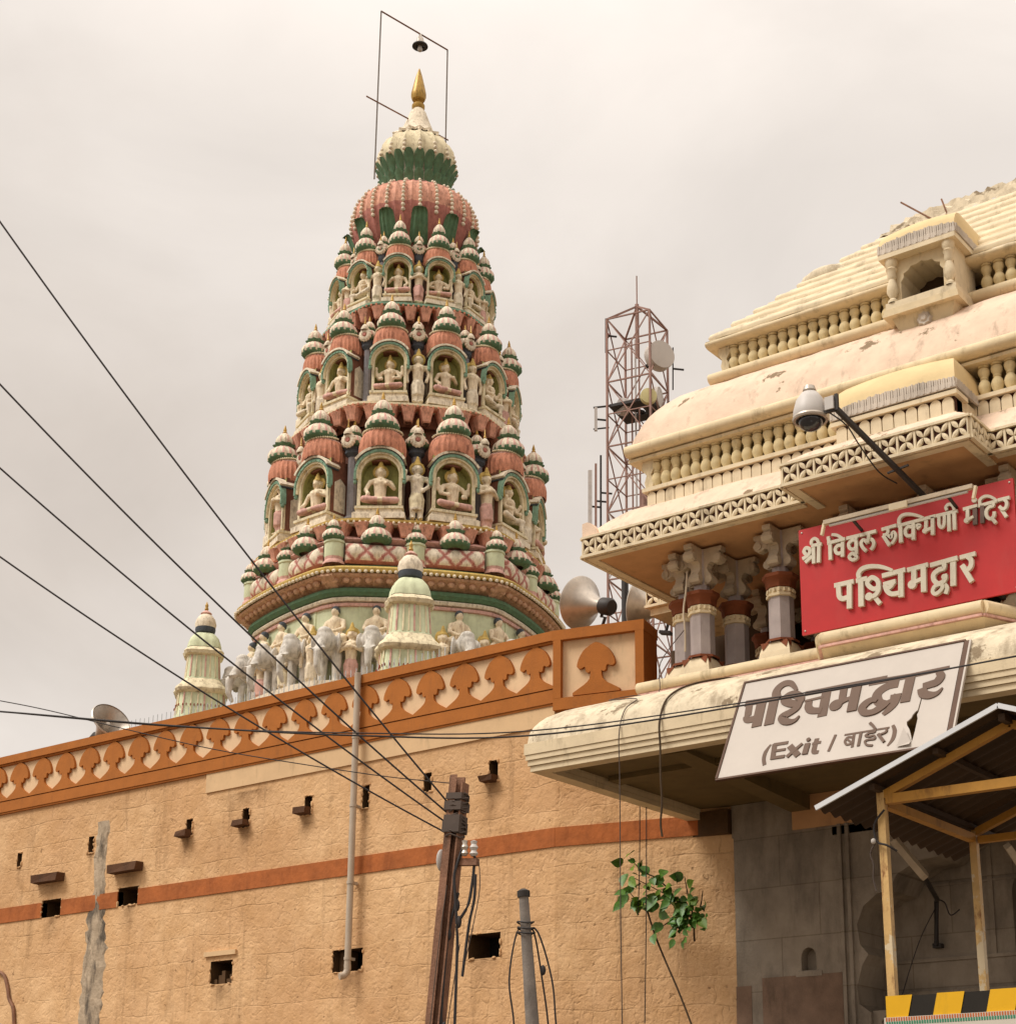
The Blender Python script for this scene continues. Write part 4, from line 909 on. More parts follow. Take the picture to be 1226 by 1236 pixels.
# --- figures
def legs_crossed(mb, k=1.):
    for s in (1,-1):
        mb.cap((s*.1,-.02,.09),(s*.32,-.13,.075),.09,.075,'t_skin'); mb.cap((s*.32,-.13,.075),(-s*.02,-.2,.06),.07,.05,'t_skin')
    mb.ell((0,.01,.1),(.19,.13,.1),'t_skin')
def upper(mb, z, w=.2, crown=True, halo=True):
    mb.cap((0,.0,z),(0,-.0,z+.30),.115,.14,'t_skin'); mb.ell((0,0,z+.36),(w,.09,.075),'t_skin'); mb.ell((0,-.09,z+.28),(.13,.05,.07),'t_skin')
    mb.cap((0,0,z+.36),(0,-.01,z+.5),.055,.05,'t_skin'); mb.ell((0,-.02,z+.55),(.08,.085,.10),'t_skin'); mb.ell((0,-.105,z+.54),(.018,.022,.03),'t_skin',8,6)
    mb.ell((0,-.06,z+.375),(.11,.07,.028),'t_skin'); mb.ell((0,-.085,z+.20),(.02,.05,.10),'t_skin',8,6)
    for i in range(9):
        a = math.pi*(1+i/8); mb.ell((.115*math.cos(a), -.055+.075*math.sin(a), z+.30+.05*abs(math.cos(a))), (.024,.022,.024), 't_skin', 6, 4)
    for s in (1,-1):
        mb.ell((s*.035,-.095,z+.565),(.014,.014,.012),'t_skin',6,4); mb.ell((s*.215,-.0,z+.30),(.062,.062,.018),'t_skin',8,4)
    for q in (.66,.72,.77): 
        if crown: mb.ell((0,.005,z+q),(.1-.35*(q-.62),.1-.35*(q-.62),.012),'t_skin',10,4)
    for s in (1,-1): mb.ell((s*.085,0,z+.54),(.022,.03,.05),'t_skin',8,6)
    if crown: mb.cap((0,0,z+.61),(0,.01,z+.82),.085,.028,'t_skin'); mb.ell((0,-.0,z+.63),(.1,.1,.03),'t_skin')
    if halo: mb.ell((0,.06,z+.58),(.17,.03,.17),'t_skin')
    else: mb.ell((0,.01,z+.61),(.09,.09,.06),'t_skin')
def arm(mb, pts, r=(.05,.045,.036)):
    for i in range(len(pts)-1): mb.cap(pts[i], pts[i+1], r[i], r[i+1], 't_skin')
    mb.ell(pts[-1], (.045,.045,.055), 't_skin', 8, 6)
FIG = {}
mb = MB(); legs_crossed(mb); upper(mb,.16)
for s in (1,-1): arm(mb,[(s*.2,0,.5),(s*.28,-.03,.32),(s*.16,-.17,.26)]); arm(mb,[(s*.19,.02,.5),(s*.34,-.02,.40),(s*.34,-.05,.60)])
FIG['s4'] = sculpt('deity', mb, .02, None, 't_skin', [('t_yellow', lambda x, y, z: z > .78 or (y > .035 and z > .5)), ('t_pink', lambda x, y, z: z < .15 and abs(x) > .05)])
mb = MB(); legs_crossed(mb); upper(mb,.16)
arm(mb,[(.2,0,.5),(.29,-.02,.32),(.24,-.16,.18)]); arm(mb,[(-.2,0,.5),(-.28,-.03,.36),(-.14,-.15,.44)])
FIG['s2'] = sculpt('deity', mb, .02, None, 't_skin', [('t_yellow', lambda x, y, z: z > .78 or (y > .035 and z > .5)), ('t_pink', lambda x, y, z: z < .15 and abs(x) > .05)])
mb = MB()       # one leg down
mb.ell((0,.01,.14),(.19,.13,.1),'t_skin'); mb.cap((.1,-.02,.13),(.36,-.12,.12),.09,.075,'t_skin'); mb.cap((.36,-.12,.12),(.02,-.17,.08),.07,.05,'t_skin')
mb.cap((-.1,-.02,.13),(-.28,-.2,.12),.09,.075,'t_skin'); mb.cap((-.28,-.2,.12),(-.22,-.2,-.08),.065,.045,'t_skin'); upper(mb,.18)
for s in (1,-1): arm(mb,[(s*.2,0,.52),(s*.32,-.04,.38),(s*.34,-.12,.52)]); arm(mb,[(s*.2,0,.5),(s*.28,-.05,.34),(s*.2,-.19,.28)])
FIG['s3'] = sculpt('deity', mb, .02, None, 't_skin', [('t_yellow', lambda x, y, z: z > .80 or (y > .035 and z > .5)), ('t_stone', lambda x, y, z: z < .17)])
def standing(sway=.0, mat='t_stone', armset=0, skirt=True, halo=True):
    mb = MB(); k = 1.0
    for s in (1,-1):
        mb.cap((s*.075,-.0,.04),(s*.08,0,.45),.055,.085,'t_stone'); mb.ell((s*.08,-.06,.025),(.05,.09,.03),'t_stone')
    if skirt: mb.cap((0,0,.25),(0,0,.52),.125,.115,'t_stone'); mb.cap((0,.02,.06),(0,0,.3),.10,.125,'t_stone')
    else: mb.cap((0,0,.40),(0,0,.54),.15,.13,'t_stone')
    mb.ell((0,0,.54),(.14,.115,.035),'t_stone'); mb.cap((0,-.12,.5),(.0,-.13,.22),.035,.028,'t_stone')
    for i in range(7):
        a = math.pi*(1+(i+.5)/7); mb.cap((.12*math.cos(a),.11*math.sin(a),.48),(.13*math.cos(a),.12*math.sin(a),.2),.02,.02,'t_stone',6)
    for s in (1,-1): mb.ell((s*.075,0,.08),(.07,.07,.018),'t_stone',8,4)
    n0 = len(mb.v); upper(mb,.56,.175,halo=halo)
    if armset == 0: arm(mb,[(.19,0,.92),(.25,.0,.74),(.2,-.03,.56)]); arm(mb,[(-.19,0,.92),(-.26,.0,.74),(-.24,-.05,.54)])
    elif armset == 1: 
        for s in (1,-1): arm(mb,[(s*.19,0,.92),(s*.25,-.05,.75),(s*.03,-.18,.82)])
    else: arm(mb,[(.19,0,.92),(.27,.0,.78),(.12,-.12,.62)]); arm(mb,[(-.19,0,.92),(-.28,-.04,.8),(-.25,-.12,1.0)])
    return mb
topc = lambda x, y, z: z > 1.17 or (y > .035 and z > .95)
FIG['t0'] = sculpt('statue', standing(0), .02, None, 't_skin', [('t_stone', lambda x, y, z: z < .56), ('t_yellow', topc)])
FIG['t1'] = sculpt('statue', standing(0, armset=1), .02, None, 't_skin', [('t_pink', lambda x, y, z: .06 < z < .56), ('t_yellow', topc)])
FIG['t2'] = sculpt('statue', standing(0, armset=2, skirt=False), .02, None, 't_stone', [('t_cream', lambda x, y, z: .25 < z < .56), ('t_yellow', topc)])
# --- niche pavilion
def niche_parts(w, h, dep, capw, caph, kr, kh, ped):
    """returns (body, cap, kalash) meshes; origin at the foot of the front face"""
    b = MB(); iw = w*.37; z0 = ped; zs = h-w*.535; zt = zs+iw*1.0
    op = arch(-iw, iw, z0+.04, zs, zt, 14)
    bw = w*.44
    side = [(-bw, 0+.001), (bw, .001), (bw, h-.05), (-bw, h-.05)]
    pierced(b, side, [op], .05, .28, 't_olive', 't_olive', 't_olive')
    for s in (-1,1):
        b.box(min(s*bw, s*bw*.985), max(s*bw, s*bw*.985), .051, dep, .0, h-.05, 't_brown')
        wz0, wz1 = z0+.1, zs
        xx = s*(bw+.006); vs = [(xx,.2,wz0),(xx,dep*.6,wz0),(xx,dep*.6,wz1),(xx,.2+(dep*.6-.2)/2,wz1+.15),(xx,.2,wz1)]
        b.add(vs, [(0,1,2,3,4)], 't_stone')
    # hooded archivolt in three bands
    def band(r0, r1, y0, y1, m, drop):
        n = 18; vs = []
        for i in range(n+1):
            t = math.pi*i/n; c, s_ = math.cos(t), math.sin(t)
            for r in (r0, r1): vs.append((r*c, zs+r*s_)); 
        P = [(r1, zs-drop)]+[(r1*math.cos(math.pi*i/n), zs+r1*math.sin(math.pi*i/n)*1.02) for i in range(n+1)]+[(-r1, zs-drop), (-r0, zs-drop)]+[(r0*math.cos(math.pi-math.pi*i/n), zs+r0*math.sin(math.pi-math.pi*i/n)) for i in range(n+1)]+[(r0, zs-drop)]
        b.prism(P, y0, y1, m)
    band(iw*1.02, iw*1.2, -.02, .06, 't_cream', zs-z0-.05)
    band(iw*1.18, w*.475, -.09, .05, 't_cream', w*.10)
    band(w*.47, w*.515, -.12, .04, 't_teal', w*.13)
    for i in range(13):         # little dentils on the hood edge
        t = math.pi*(i+.5)/13; b.ell((w*.495*math.cos(t), -.12, zs+w*.495*math.sin(t)), (.022,.02,.022), 't_teal', 6, 4)
    for s in (-1,1): b.ell((s*w*.49, -.05, zs-w*.16), (.05,.06,.07), 't_teal', 8, 6)
    # stepped pedestal
    b.box(-w*.52, w*.52, -.16, dep, 0, ped*.42, 't_stone'); b.box(-w*.50, w*.50, -.12, dep, ped*.42+.001, ped*.52, 't_stone')
    b.box(-w*.46, w*.46, -.07, dep, ped*.52+.001, ped*.80, 't_stone'); b.box(-w*.48, w*.48, -.12, dep, ped*.8+.001, ped, 't_cream')
    # eyebrow cornice following the hood
    def eyebrow(r0, r1, y0, y1, m, a0, lift=0):
        n = 16; A = [a0+(math.pi-2*a0)*i/n for i in range(n+1)]
        P = [(r1*math.cos(a), zs+lift+r1*math.sin(a)) for a in A]+[(r0*math.cos(a), zs+lift+r0*math.sin(a)) for a in A[::-1]]
        b.prism(P, y0, y1, m)
    eyebrow(w*.518, w*.545, -.10, .3, 't_slate', .50); eyebrow(w*.546, w*.595, -.15, .32, 't_stone', .56)
    b.box(-w*.40, w*.40, .06, dep, h-.22*w, h-.03*w, 't_brown')
    # ribbed lotus cap
    c = MB(); n = 60; rows = [(1.0,0),(1.04,.12),(1.05,.4),(1.0,.68),(.9,.88),(.78,.97),(.6,1.0),(0,1.03)]
    def rf(a, z): return 1-.055*abs(math.sin(a*13))*(1 if z < caph*.9 else 0)
    c.lathe([(r*capw/2, z*caph) for r, z in rows], n*2, 't_orange', rf=rf, sy=.85, ms=['t_orange']*4+['t_pink','t_stone','t_stone'], zf=None)
    k2 = 15
    arc_ = .14*w
    c.v = [(x, y, z-arc_*min(1.2, (x/(capw*.5))**2)*(1-z/caph*.6)) for x, y, z in c.v]
    for i in range(26):
        t = math.pi*(1+i/25); c.ell((capw*.43*math.cos(t), capw*.37*math.sin(t), caph*.93), (.032,.032,.032), 't_cream', 6, 4)
    # kalash: jagged green bowl, ribbed cream and pink bulbs, leaf collar, small gilt spire
    k = MB(); NR = 42
    rib = lambda a, z: 1+.045*math.sin(14*a)
    def mk(j, i):
        ph = i % 3
        if j < 2 or (j == 2 and ph != 1): return 't_green'
        return ('t_pink', 't_stone', 't_stone')[ph]
    k.lathe([(kr*.5,0),(kr*.82,kh*.035),(kr*.98,kh*.10),(kr*1.0,kh*.16),(kr*.97,kh*.22),(kr*.86,kh*.30),(kr*.66,kh*.37),(kr*.48,kh*.42)], NR, 't_green', rf=rib, mf=mk)
    k.lathe([(kr*.46,kh*.41),(kr*.62,kh*.45),(kr*.66,kh*.485),(kr*.5,kh*.49)], NR, 't_green', rf=lambda a, z: 1+.12*math.sin(9*a))
    k.lathe([(kr*.50,kh*.485),(kr*.56,kh*.55),(kr*.52,kh*.63),(kr*.38,kh*.71),(kr*.22,kh*.77),(kr*.13,kh*.79)], NR, 't_stone', rf=rib, mf=lambda j, i: 't_pink' if i % 6 == 0 else 't_stone')
    k.lathe([(kr*.13,kh*.79),(kr*.16,kh*.81),(kr*.10,kh*.84),(kr*.11,kh*.88),(kr*.02,kh*1.0)], 10, 't_gold')
    return b, c, k
def storey(rc, z0, w, h, dep, capw, caph, kr, kh, ped, statues, figs, ros, kal_out):
    b, c, k = niche_parts(w, h, dep, capw, caph, kr, kh, ped)
    nb = None; r = .866*rc/.966
    for i in range(12):
        phi = 30*i+15; base = 60*round((phi-15)/60) if i % 2 == 0 else 60*round((phi+15)/60)
        face = 60*((i)//2)+30*0
        fcen = 60*math.floor((phi+30)/60)
        rot = fcen+(phi-fcen)*.72
        l = tp(phi, r, z0)
        if nb is None:
            nb = b.build('niche', tower, l, R(rot)); c.build('lotus_cap', nb, (0,.30,h+.045*w)); k.build('kalash', nb, (0,.16+kal_out,h+caph*1.0)); me = nb
        else:
            me = dup(nb, tower, l, R(rot))
            for ch in list(me.children):
                if ch.name.startswith('deity'): bpy.data.objects.remove(ch)
        f = FIG[figs[i % len(figs)]]
        fo = f.copy(); COL.objects.link(fo); fo.parent = me; s_ = (h-ped)*.80; fo.scale = (s_*.98,)*3
        fo.location = (0,.12,ped+.05+(.10*s_ if figs[i % len(figs)] == 's3' else .05)); fo.rotation_euler = (0,0,R(random.uniform(-14,14))); fo.scale = (fo.scale[0]*random.choice((1,-1))*random.uniform(.92,1.06), fo.scale[1], fo.scale[2]*random.uniform(.93,1.04))
        if nb is me or True:
            pass
    # between the niches: shaft, statue, rosette
    sh = MB(); sh.lathe([(.17,0),(.17,.12),(.10,.16),(.10,1.0)], 8, 't_lilac', smooth=False); sh.v = [(x*w, y*w, z*(h+caph*.3)) for x, y, z in sh.v]
    cz = h+caph*.25
    sh.lathe([(.10*w,cz-.1),(.17*w,cz),(.16*w,cz+.1),(.2*w,cz+.14),(.12*w,cz+.2)], 10, 't_slate')
    rs = MB(); rs.lathe([(0,-.05),(.05,-.045),(.07,0)], 14, 't_rose'); rs.lathe([(.065,-.01),(.09,-.035),(.15,-.03),(.2,.01),(.205,.04),(.1,.06),(0,.06)], 42, 't_stone', rf=lambda a, z: 1+.07*math.cos(14*a))
    rs.v = [(x, z, y) for x, y, z in rs.v]
    rs.lathe([(.11,.14),(.12,.2),(.07,.29),(.03,.33)], 12, 't_stone'); rs.lathe([(.03,.33),(.04,.36),(.02,.4),(.012,.58),(.0,.6)], 8, 't_gold'); rs.v = [(x*ros/.2, y*ros/.2, z*ros/.2) for x, y, z in rs.v]
    s0 = r0 = None; ks = [c_ for c_ in nb.children if c_.name.startswith('kalash')][0]
    for i in range(12):
        phi = 30*i; rr = (rc*.90 if i % 2 else rc*.866)
        l = tp(phi, rr-.42*w/1.25, z0)
        if s0 is None: s0 = sh.build('niche_shaft', tower, l, R(phi)); r0 = rs.build('rosette', tower, tp(phi, rr-.12, z0+cz+.2+ros*.5), R(phi))
        else: dup(s0, tower, l, R(phi)); dup(r0, tower, tp(phi, rr-.12, z0+cz+.2+ros*.5), R(phi))
        q_ = ks.copy(); COL.objects.link(q_); q_.name = 'minor_kalash'; q_.parent = tower; q_.location = tp(phi, rr-.46*w/1.25, z0+cz+.17); q_.scale = (.74,)*3; q_.rotation_euler = (0,0,R(phi))
        kind = statues[i % len(statues)]
        if kind:
            fo = FIG[kind].copy(); COL.objects.link(fo); fo.parent = tower; fo.location = tp(phi, rr+.0, z0+.05); fo.rotation_euler = (0,0,R(phi+random.uniform(-9,9))); s_ = h*.66; fo.scale = (s_,)*3
storey(4.26, 18.37, 1.34, 2.0, 1.0, 1.24, .56, .45, 1.22, .36, ['t2','t1','t0','t1','t0','t2','t0','t1','t2','t0',None,None], ['s4','s3','s2','t0','s3','s4','s2','s4','s3','t1','s2','s2'][::1], .21, -.02)
storey(3.44, 22.10, 1.08, 1.82, .9, 1.0, .48, .385, 1.12, .34, ['t0','t0','t1','t2','t1','t0','t2','t0','t1','t0','t0',None], ['s2','s3','s3','s2','s4','s2','s3','s2','s4','s3','s2','s4'], .19, 0)
storey(2.58, 25.58, .84, 1.50, .75, .80, .40, .315, 1.08, .26, ['t1','t0','t1','t2','t0','t1','t0','t2','t1','t0','t1','t0'], ['s4','s3','s2','s4','s3','s2','s4','s2','s3','s2','s3','s2'], .16, .02)
for i, phi in enumerate((-65,-50,-36,-21.5,-7,10,25,41,56)):
    fo = FIG[('t1','t2','t0')[i % 3]].copy(); COL.objects.link(fo); fo.parent = tower; fo.name = 'attendant'; fo.location = tp(phi, 4.42*hexr(R(phi)-math.pi/2)**.6, 13.66); fo.rotation_euler = (0,0,R(phi)); fo.scale = (1.22,)*3
for o in FIG.values(): bpy.data.objects.remove(o)
# kalash row standing on the base ledge
_, _, kk = niche_parts(1, 1.5, .5, .8, .5, .40, 1.05, .3)
k0 = None
for i in range(12):
    l = tp(30*i+15, 3.98, 17.60)
    if k0 is None: k0 = kk.build('base_kalash', tower, l, 0)
    else: dup(k0, tower, l, R(30*i))
for i in range(12):
    l = tp(30*i, 4.3 if i % 2 else 3.82, 17.68); dup(k0, tower, l, R(30*i), .72)
# crowning red dome
m = MB(); pr = [(1.35,27.9),(1.62,28.25),(1.82,28.7),(1.91,29.2),(1.87,29.6),(1.73,29.95),(1.46,30.15),(1.15,30.28),(.85,30.36)]
m.lathe([(r, Z(z)) for r, z in pr], 144, 't_rose', rf=lambda a, z: 1-.028*abs(math.sin(a*24)), ms=['t_rose']*3+['t_terra']*2+['t_rose']*3); tbuild(m, 'lotus_dome')
def on_dome(z):
    for (r0, z0), (r1, z1) in zip(pr, pr[1:]):
        if z0 <= z <= z1: return r0+(r1-r0)*(z-z0)/(z1-z0)
    return pr[-1][0]
bs = MB()
for i in range(24):
    for j in range(11):
        z = 28.9+j*.138; r = on_dome(z)+.02; a = R(15*i)-math.pi/2; bs.ell((r*math.cos(a), r*math.sin(a), Z(z)), (.065-.002*j,)*3, 't_stone', 7, 5)
tag(tbuild(bs, 'bead_strings'), kind='stuff')
lf = MB()       # ribbed green leaves clasping the dome, tips curling out
n = 8; vs = []
for j in range(11):
    t = j/10; wd = .27*(1-.25*t)*(1 if t < .72 else math.sqrt(max(0, 1-((t-.72)/.28)**2)))+.015
    for i in range(n+1):
        s = i/n*2-1; z = 28.0+min(t, .86)*1.06-(t > .86)*(t-.86)*.5; r = on_dome(min(z, 30.9))+.07+.06*(1-s*s)+(1.1*(t-.7)**1.5 if t > .7 else 0)+.02*math.cos(i*math.pi)
        a = s*wd/r-math.pi/2; vs.append((r*math.cos(a), r*math.sin(a), Z(z)))
lf.add(vs, [(j*(n+1)+i, j*(n+1)+i+1, (j+1)*(n+1)+i+1, (j+1)*(n+1)+i) for j in range(10) for i in range(n)], 't_green', True)
l0 = lf.build('dome_leaf', tower, (0,0,0), 0)
for i in range(1, 12): dup(l0, tower, (0,0,0), R(30*i))
# neck petals, amalaka, cone, finial
m = MB(); m.lathe([(.8,Z(30.17)),(.95,Z(30.24)),(.9,Z(30.32)),(.82,Z(30.34))], 40, 't_cream'); tbuild(m, 'dome_collar')
def petal_ring(rad, z0, z1, n, wd, out, mt, name, flare):
    pb = MB(); vs = []; k = 6
    for j in range(8):
        t = j/7; w_ = wd*(math.sin(math.pi*(.2+.8*(1-t)**.7))*.6+.35*(1-t)+.05)
        for i in range(k+1):
            s = i/k*2-1; r = rad+flare*(t**1.6)+.05*(1-s*s)-(0)
            a = s*w_/rad/2-math.pi/2; vs.append((r*math.cos(a), r*math.sin(a), Z(z0+(z1-z0)*t)))
    pb.add(vs, [(j*(k+1)+i, j*(k+1)+i+1, (j+1)*(k+1)+i+1, (j+1)*(k+1)+i) for j in range(7) for i in range(k)], mt, True)
    p = pb.build(name, tower, (0,0,0), 0)
    for i in range(1, n): dup(p, tower, (0,0,0), 2*math.pi*i/n)
petal_ring(.98, 30.27, 30.77, 22, .36, 0, 't_green', 'neck_petal', .16)
petal_ring(.95, 30.67, 31.38, 22, .36, 0, 't_green', 'neck_petal', .28)
m = MB(); m.lathe([(.84,Z(30.27)),(.9,Z(30.72)),(1.0,Z(31.22))], 36, 't_stone'); tbuild(m, 'neck')
m = MB(); m.lathe([(1.0,Z(31.12)),(1.15,Z(31.30)),(1.22,Z(31.57)),(1.18,Z(31.87)),(1.03,Z(32.14)),(.78,Z(32.34)),(.5,Z(32.46))], 96, 't_cream', rf=lambda a, z: 1-.09*abs(math.sin(a*8))); tbuild(m, 'ribbed_crown')
bs = MB()
for i in range(16):
    for j in range(7):
        t = j/6; z = 31.38+.96*t; r = 1.24-.015*j-.36*t*t; a = R(22.5*i)-math.pi/2; bs.ell((r*math.cos(a), r*math.sin(a), Z(z)), (.06,)*3, 't_stone', 7, 5)
tag(tbuild(bs, 'crown_beads'), kind='stuff')
m = MB(); m.lathe([(.78,Z(32.36)),(.80,Z(32.44)),(.62,Z(32.56)),(.50,Z(32.74)),(.37,Z(33.08)),(.25,Z(33.42)),(.14,Z(33.58))], 32, 't_stone', rf=lambda a, z: 1+(.08*math.cos(16*a) if z < Z(32.5) else 0)); tbuild(m, 'finial_cone')
m = MB(); m.lathe([(.14,Z(33.52)),(.2,Z(33.6)),(.2,Z(33.7)),(.12,Z(33.76)),(.12,Z(33.79)),(.16,Z(33.82)),(.12,Z(33.85)),(.2,Z(33.9)),(.235,Z(34.0)),(.235,Z(34.12)),(.18,Z(34.4)),(.10,Z(34.75)),(.02,Z(35.02)),(0,Z(35.03))], 20, 't_gold'); tbuild(m, 'golden_finial')
# ---- elephants with riders round the foot
def make_elephant():
    e = thing('elephant_statue', None, 'elephant statue')
    mb = MB(); g_ = 't_grey'
    mb.ell((0,.30,1.05),(.35,.72,.33),g_,16,10); mb.ell((0,-.42,1.14),(.26,.30,.32),g_,14,10); mb.ell((0,-.5,1.36),(.2,.18,.14),g_)
    mb.cap((0,-.62,1.05),(0,-.82,.72),.14,.10,g_); mb.cap((0,-.82,.72),(0,-.84,.38),.12,.085,g_); mb.cap((0,-.84,.38),(.02,-.74,.16),.085,.06,g_)
    for s in (1,-1):
        mb.ell((s*.31,-.30,1.1),(.06,.20,.27),g_,10,8,Matrix.Rotation(s*.5,3,'Z')); mb.cap((s*.20,-.14,.8),(s*.21,-.16,.06),.14,.115,g_); mb.cap((s*.23,.72,.8),(s*.24,.74,.06),.18,.14,g_)
        mb.ell((s*.23,-.2,.05),(.16,.18,.06),g_); mb.cap((s*.13,-.70,.86),(s*.17,-1.0,.78),.045,.02,g_)
    sculpt('body', mb, .035, e, g_)
    rm = MB(); k = 't_skin'
    rm.cap((0,.12,1.42),(0,.08,1.78),.16,.18,k); rm.ell((0,.08,1.83),(.25,.11,.09),k); rm.cap((0,.08,1.84),(0,.06,1.97),.06,.055,k); rm.ell((0,.05,2.07),(.105,.115,.135),k); rm.ell((0,-.06,2.06),(.02,.025,.035),k,8,6)
    for s in (1,-1):
        rm.cap((s*.23,.08,1.8),(s*.30,-.02,1.58),.07,.06,k); rm.cap((s*.30,-.02,1.58),(s*.12,-.16,1.48),.06,.045,k); rm.ell((s*.1,-.18,1.48),(.055,.055,.05),k)
        rm.cap((s*.12,.08,1.42),(s*.36,-.10,1.30),.12,.09,k); rm.cap((s*.36,-.10,1.30),(s*.38,-.06,1.0),.08,.06,k)
    rider = sculpt('rider', rm, .028, e, k)
    hm = MB(); hm.ell((0,.075,2.11),(.115,.125,.125),'t_slate',14,8); hm.v = [(x, y, z) for x, y, z in hm.v]; hm.build('hair', rider)
    hm2 = MB(); hm2.ell((0,.10,2.05),(.13,.09,.13),'t_slate',12,8)
    bl = MB(); bl.box(-.33,.33,.0,.62,1.36,1.44,'t_rose'); bl.box(-.41,-.36,.05,.55,1.0,1.38,'t_rose'); bl.box(.36,.41,.05,.55,1.0,1.38,'t_rose'); bl.build('saddle_cloth', e)
    return e
el0 = make_elephant(); firste = True
names = {-88:'elephant statue at the far left rim of the tower foot, behind its neighbours', -73:'outermost elephant statue whose trunk juts against the sky left of the tower', -58:'elephant statue with rider second in from the left edge of the tower foot', -43:'elephant statue with rider just right of the leftmost pair, above the white spikes',
  -29:'elephant statue with rider under the left corner of the terracotta cornice', -14:'elephant statue with rider closest to the left side of the pale front shrine', 17:'elephant statue showing its head right of the pale front shrine', 33:'elephant statue two places right of the pale shrine, legs hidden by the crest', 48:'elephant statue showing mainly its rider above the orange crest, right of two others', 63:'rightmost elephant statue, nearly hidden behind the orange crest'}
for phi, lab in names.items():
    a = R(phi)-math.pi/2; r = 4.22*hexr(a)**.6
    p = Matrix.Rotation(TROT, 3, 'Z')@Vector((r*math.cos(a), r*math.sin(a), 0))+Vector((TO.x, TO.y, 13.68))
    o = el0 if firste else dup(el0, None)
    firste = False; o.location = p; o.rotation_euler = (0,0,TROT+R(phi)); o['label'] = lab; o['group'] = 'elephant statues around the tower foot'
# temple roof below the tower
rb_ = thing('temple_hall', 'pale plaster temple hall block under the tower, mostly hidden by the wall', 'hall', (TO.x, TO.y, 0), TROT)
m = MB(); m.lathe([(5.0,0),(5.0,13.1),(5.1,13.3),(5.1,13.64),(0,13.68)], 48, 't_stone', rf=HX, smooth=False); m.build('hall_wall', rb_)
# ---- two small plaster shrines
def make_shrine():
    s = thing('roof_shrine', None, 'shrine')
    sq = lambda a, z: 1/max(abs(math.cos(a)), abs(math.sin(a)))**.62*(1+.03*math.cos(12*a))
    m = MB(); m.lathe([(1.0,-2.6),(1.0,0),(.94,.1),(.86,.95)], 48, 't_pale', rf=sq, ms=['t_pale']*3); m.build('base', s)
    m = MB(); m.lathe([(.86,.93),(.98,1.0),(1.02,1.1),(.98,1.2),(.84,1.34),(.74,1.5),(.68,1.55)], 48, 't_cream', rf=sq, ms=['t_cream']*6); m.build('lower_eave', s)
    m = MB(); m.lathe([(.70,1.54),(.66,1.62),(.60,2.5)], 48, 't_pale', rf=sq); m.build('upper_wall', s)
    m = MB(); m.lathe([(.60,2.48),(.72,2.54),(.77,2.66),(.7,2.76),(.60,2.84)], 48, 't_cream', rf=sq); m.build('upper_eave', s)
    m = MB(); m.lathe([(.64,2.83),(.62,3.02),(.54,3.24),(.40,3.42),(.26,3.5)], 48, 't_pale', rf=sq); m.build('dome', s)
    m = MB(); 
    for i in range(48):
        a = 2*math.pi*i/48; r = .95*sq(a,0)
        m.ell((r*math.cos(a), r*math.sin(a), .42), (.022,.022,.06), 't_red', 6, 4)
    m.build('painted_drops', s); m = MB()
    for i in range(24):
        a = 2*math.pi*(i+.5)/24
        for z0, z1, r0, r1 in ((.05,.92,.965,.89),(1.6,2.48,.675,.61)):
            q = sq(a, 0); m.obox((r0*q*math.cos(a), r0*q*math.sin(a), z0), (r1*q*math.cos(a), r1*q*math.sin(a), z1), .05, .03, 't_pink' if i % 3 == 0 else 't_cream')
    m.build('painted_ribs', s)
    m = MB(); m.lathe([(.26,3.5),(.36,3.54),(.39,3.66),(.38,3.74)], 20, 't_slate', rf=lambda a, z: 1+.06*math.sin(10*a)); m.lathe([(.38,3.74),(.41,3.88),(.36,4.08),(.24,4.24),(.15,4.30)], 20, 't_stone'); m.lathe([(.17,4.28),(.22,4.33),(.12,4.42),(.05,4.46)], 16, 't_pink'); m.lathe([(.05,4.44),(.08,4.52),(.05,4.6),(.07,4.66),(.0,4.84)], 10, 't_gold'); m.build('kalash', s)
    return s
s1 = make_shrine(); D1 = 38.6; p = atD(496, 664, D1); K1 = .78; s1.location = (p.x, p.y, p.z-4.5*K1); s1.rotation_euler = (0,0,TROT+R(3)); s1.scale = (K1,)*3
s1['label'] = 'larger pale painted shrine standing before the middle of the tower'; s1['group'] = 'small plaster shrines by the tower'
s2 = dup(s1); D2 = 44.; p = atD(250, 726, D2); k = .72; s2.scale = (k,)*3; s2.location = (p.x, p.y, p.z-4.84*k); s2['label'] = 'smaller pale shrine with sharp dark finial left of the tower against the sky'
# ---- pipe frame with a lamp over the finial
fr = thing('pipe_gantry', 'thin rusty pipe frame standing round the golden finial of the tower', 'frame', (TO.x, TO.y, 30.9))
ctr = Vector((TO.x, TO.y, 0)); FO = Vector((TO.x, TO.y, 30.9))
dirn = Vector((.179, .984, 0)).normalized()
def fpt(u, v):   # on the vertical plane through the axis
    n_ = Vector((dirn.y, -dirn.x, 0)); return atP(u, v, ctr, n_)
m = MB(); tl, tr_ = fpt(460,13), fpt(540,60); zt = (tl.z+tr_.z)/2
sl_ = (tl-ctr).xy.length*(1 if (tl-ctr).dot(dirn) > 0 else -1); sr_ = (tr_-ctr).xy.length*(1 if (tr_-ctr).dot(dirn) > 0 else -1)
q = lambda s, z: ctr+dirn*s+Vector((0,0,z))-FO
m.tube([q(sl_,zt), q(sr_,zt)], .026, 'rust_iron', 8); m.build('top_bar', fr)
for s_ in (sl_, sr_):
    m = MB(); m.tube([q(s_,zt), q(s_*1.02,30.4)], .024, 'pole_grey', 8); m.build('upright', fr)
ml_ = fpt(450,119); mr = fpt(541,170); zm = (ml_.z+mr.z)/2
m = MB(); m.tube([q(sl_*1.28,zm), q(sr_*1.1,zm)], .024, 'rust_iron', 8); m.build('middle_bar', fr)
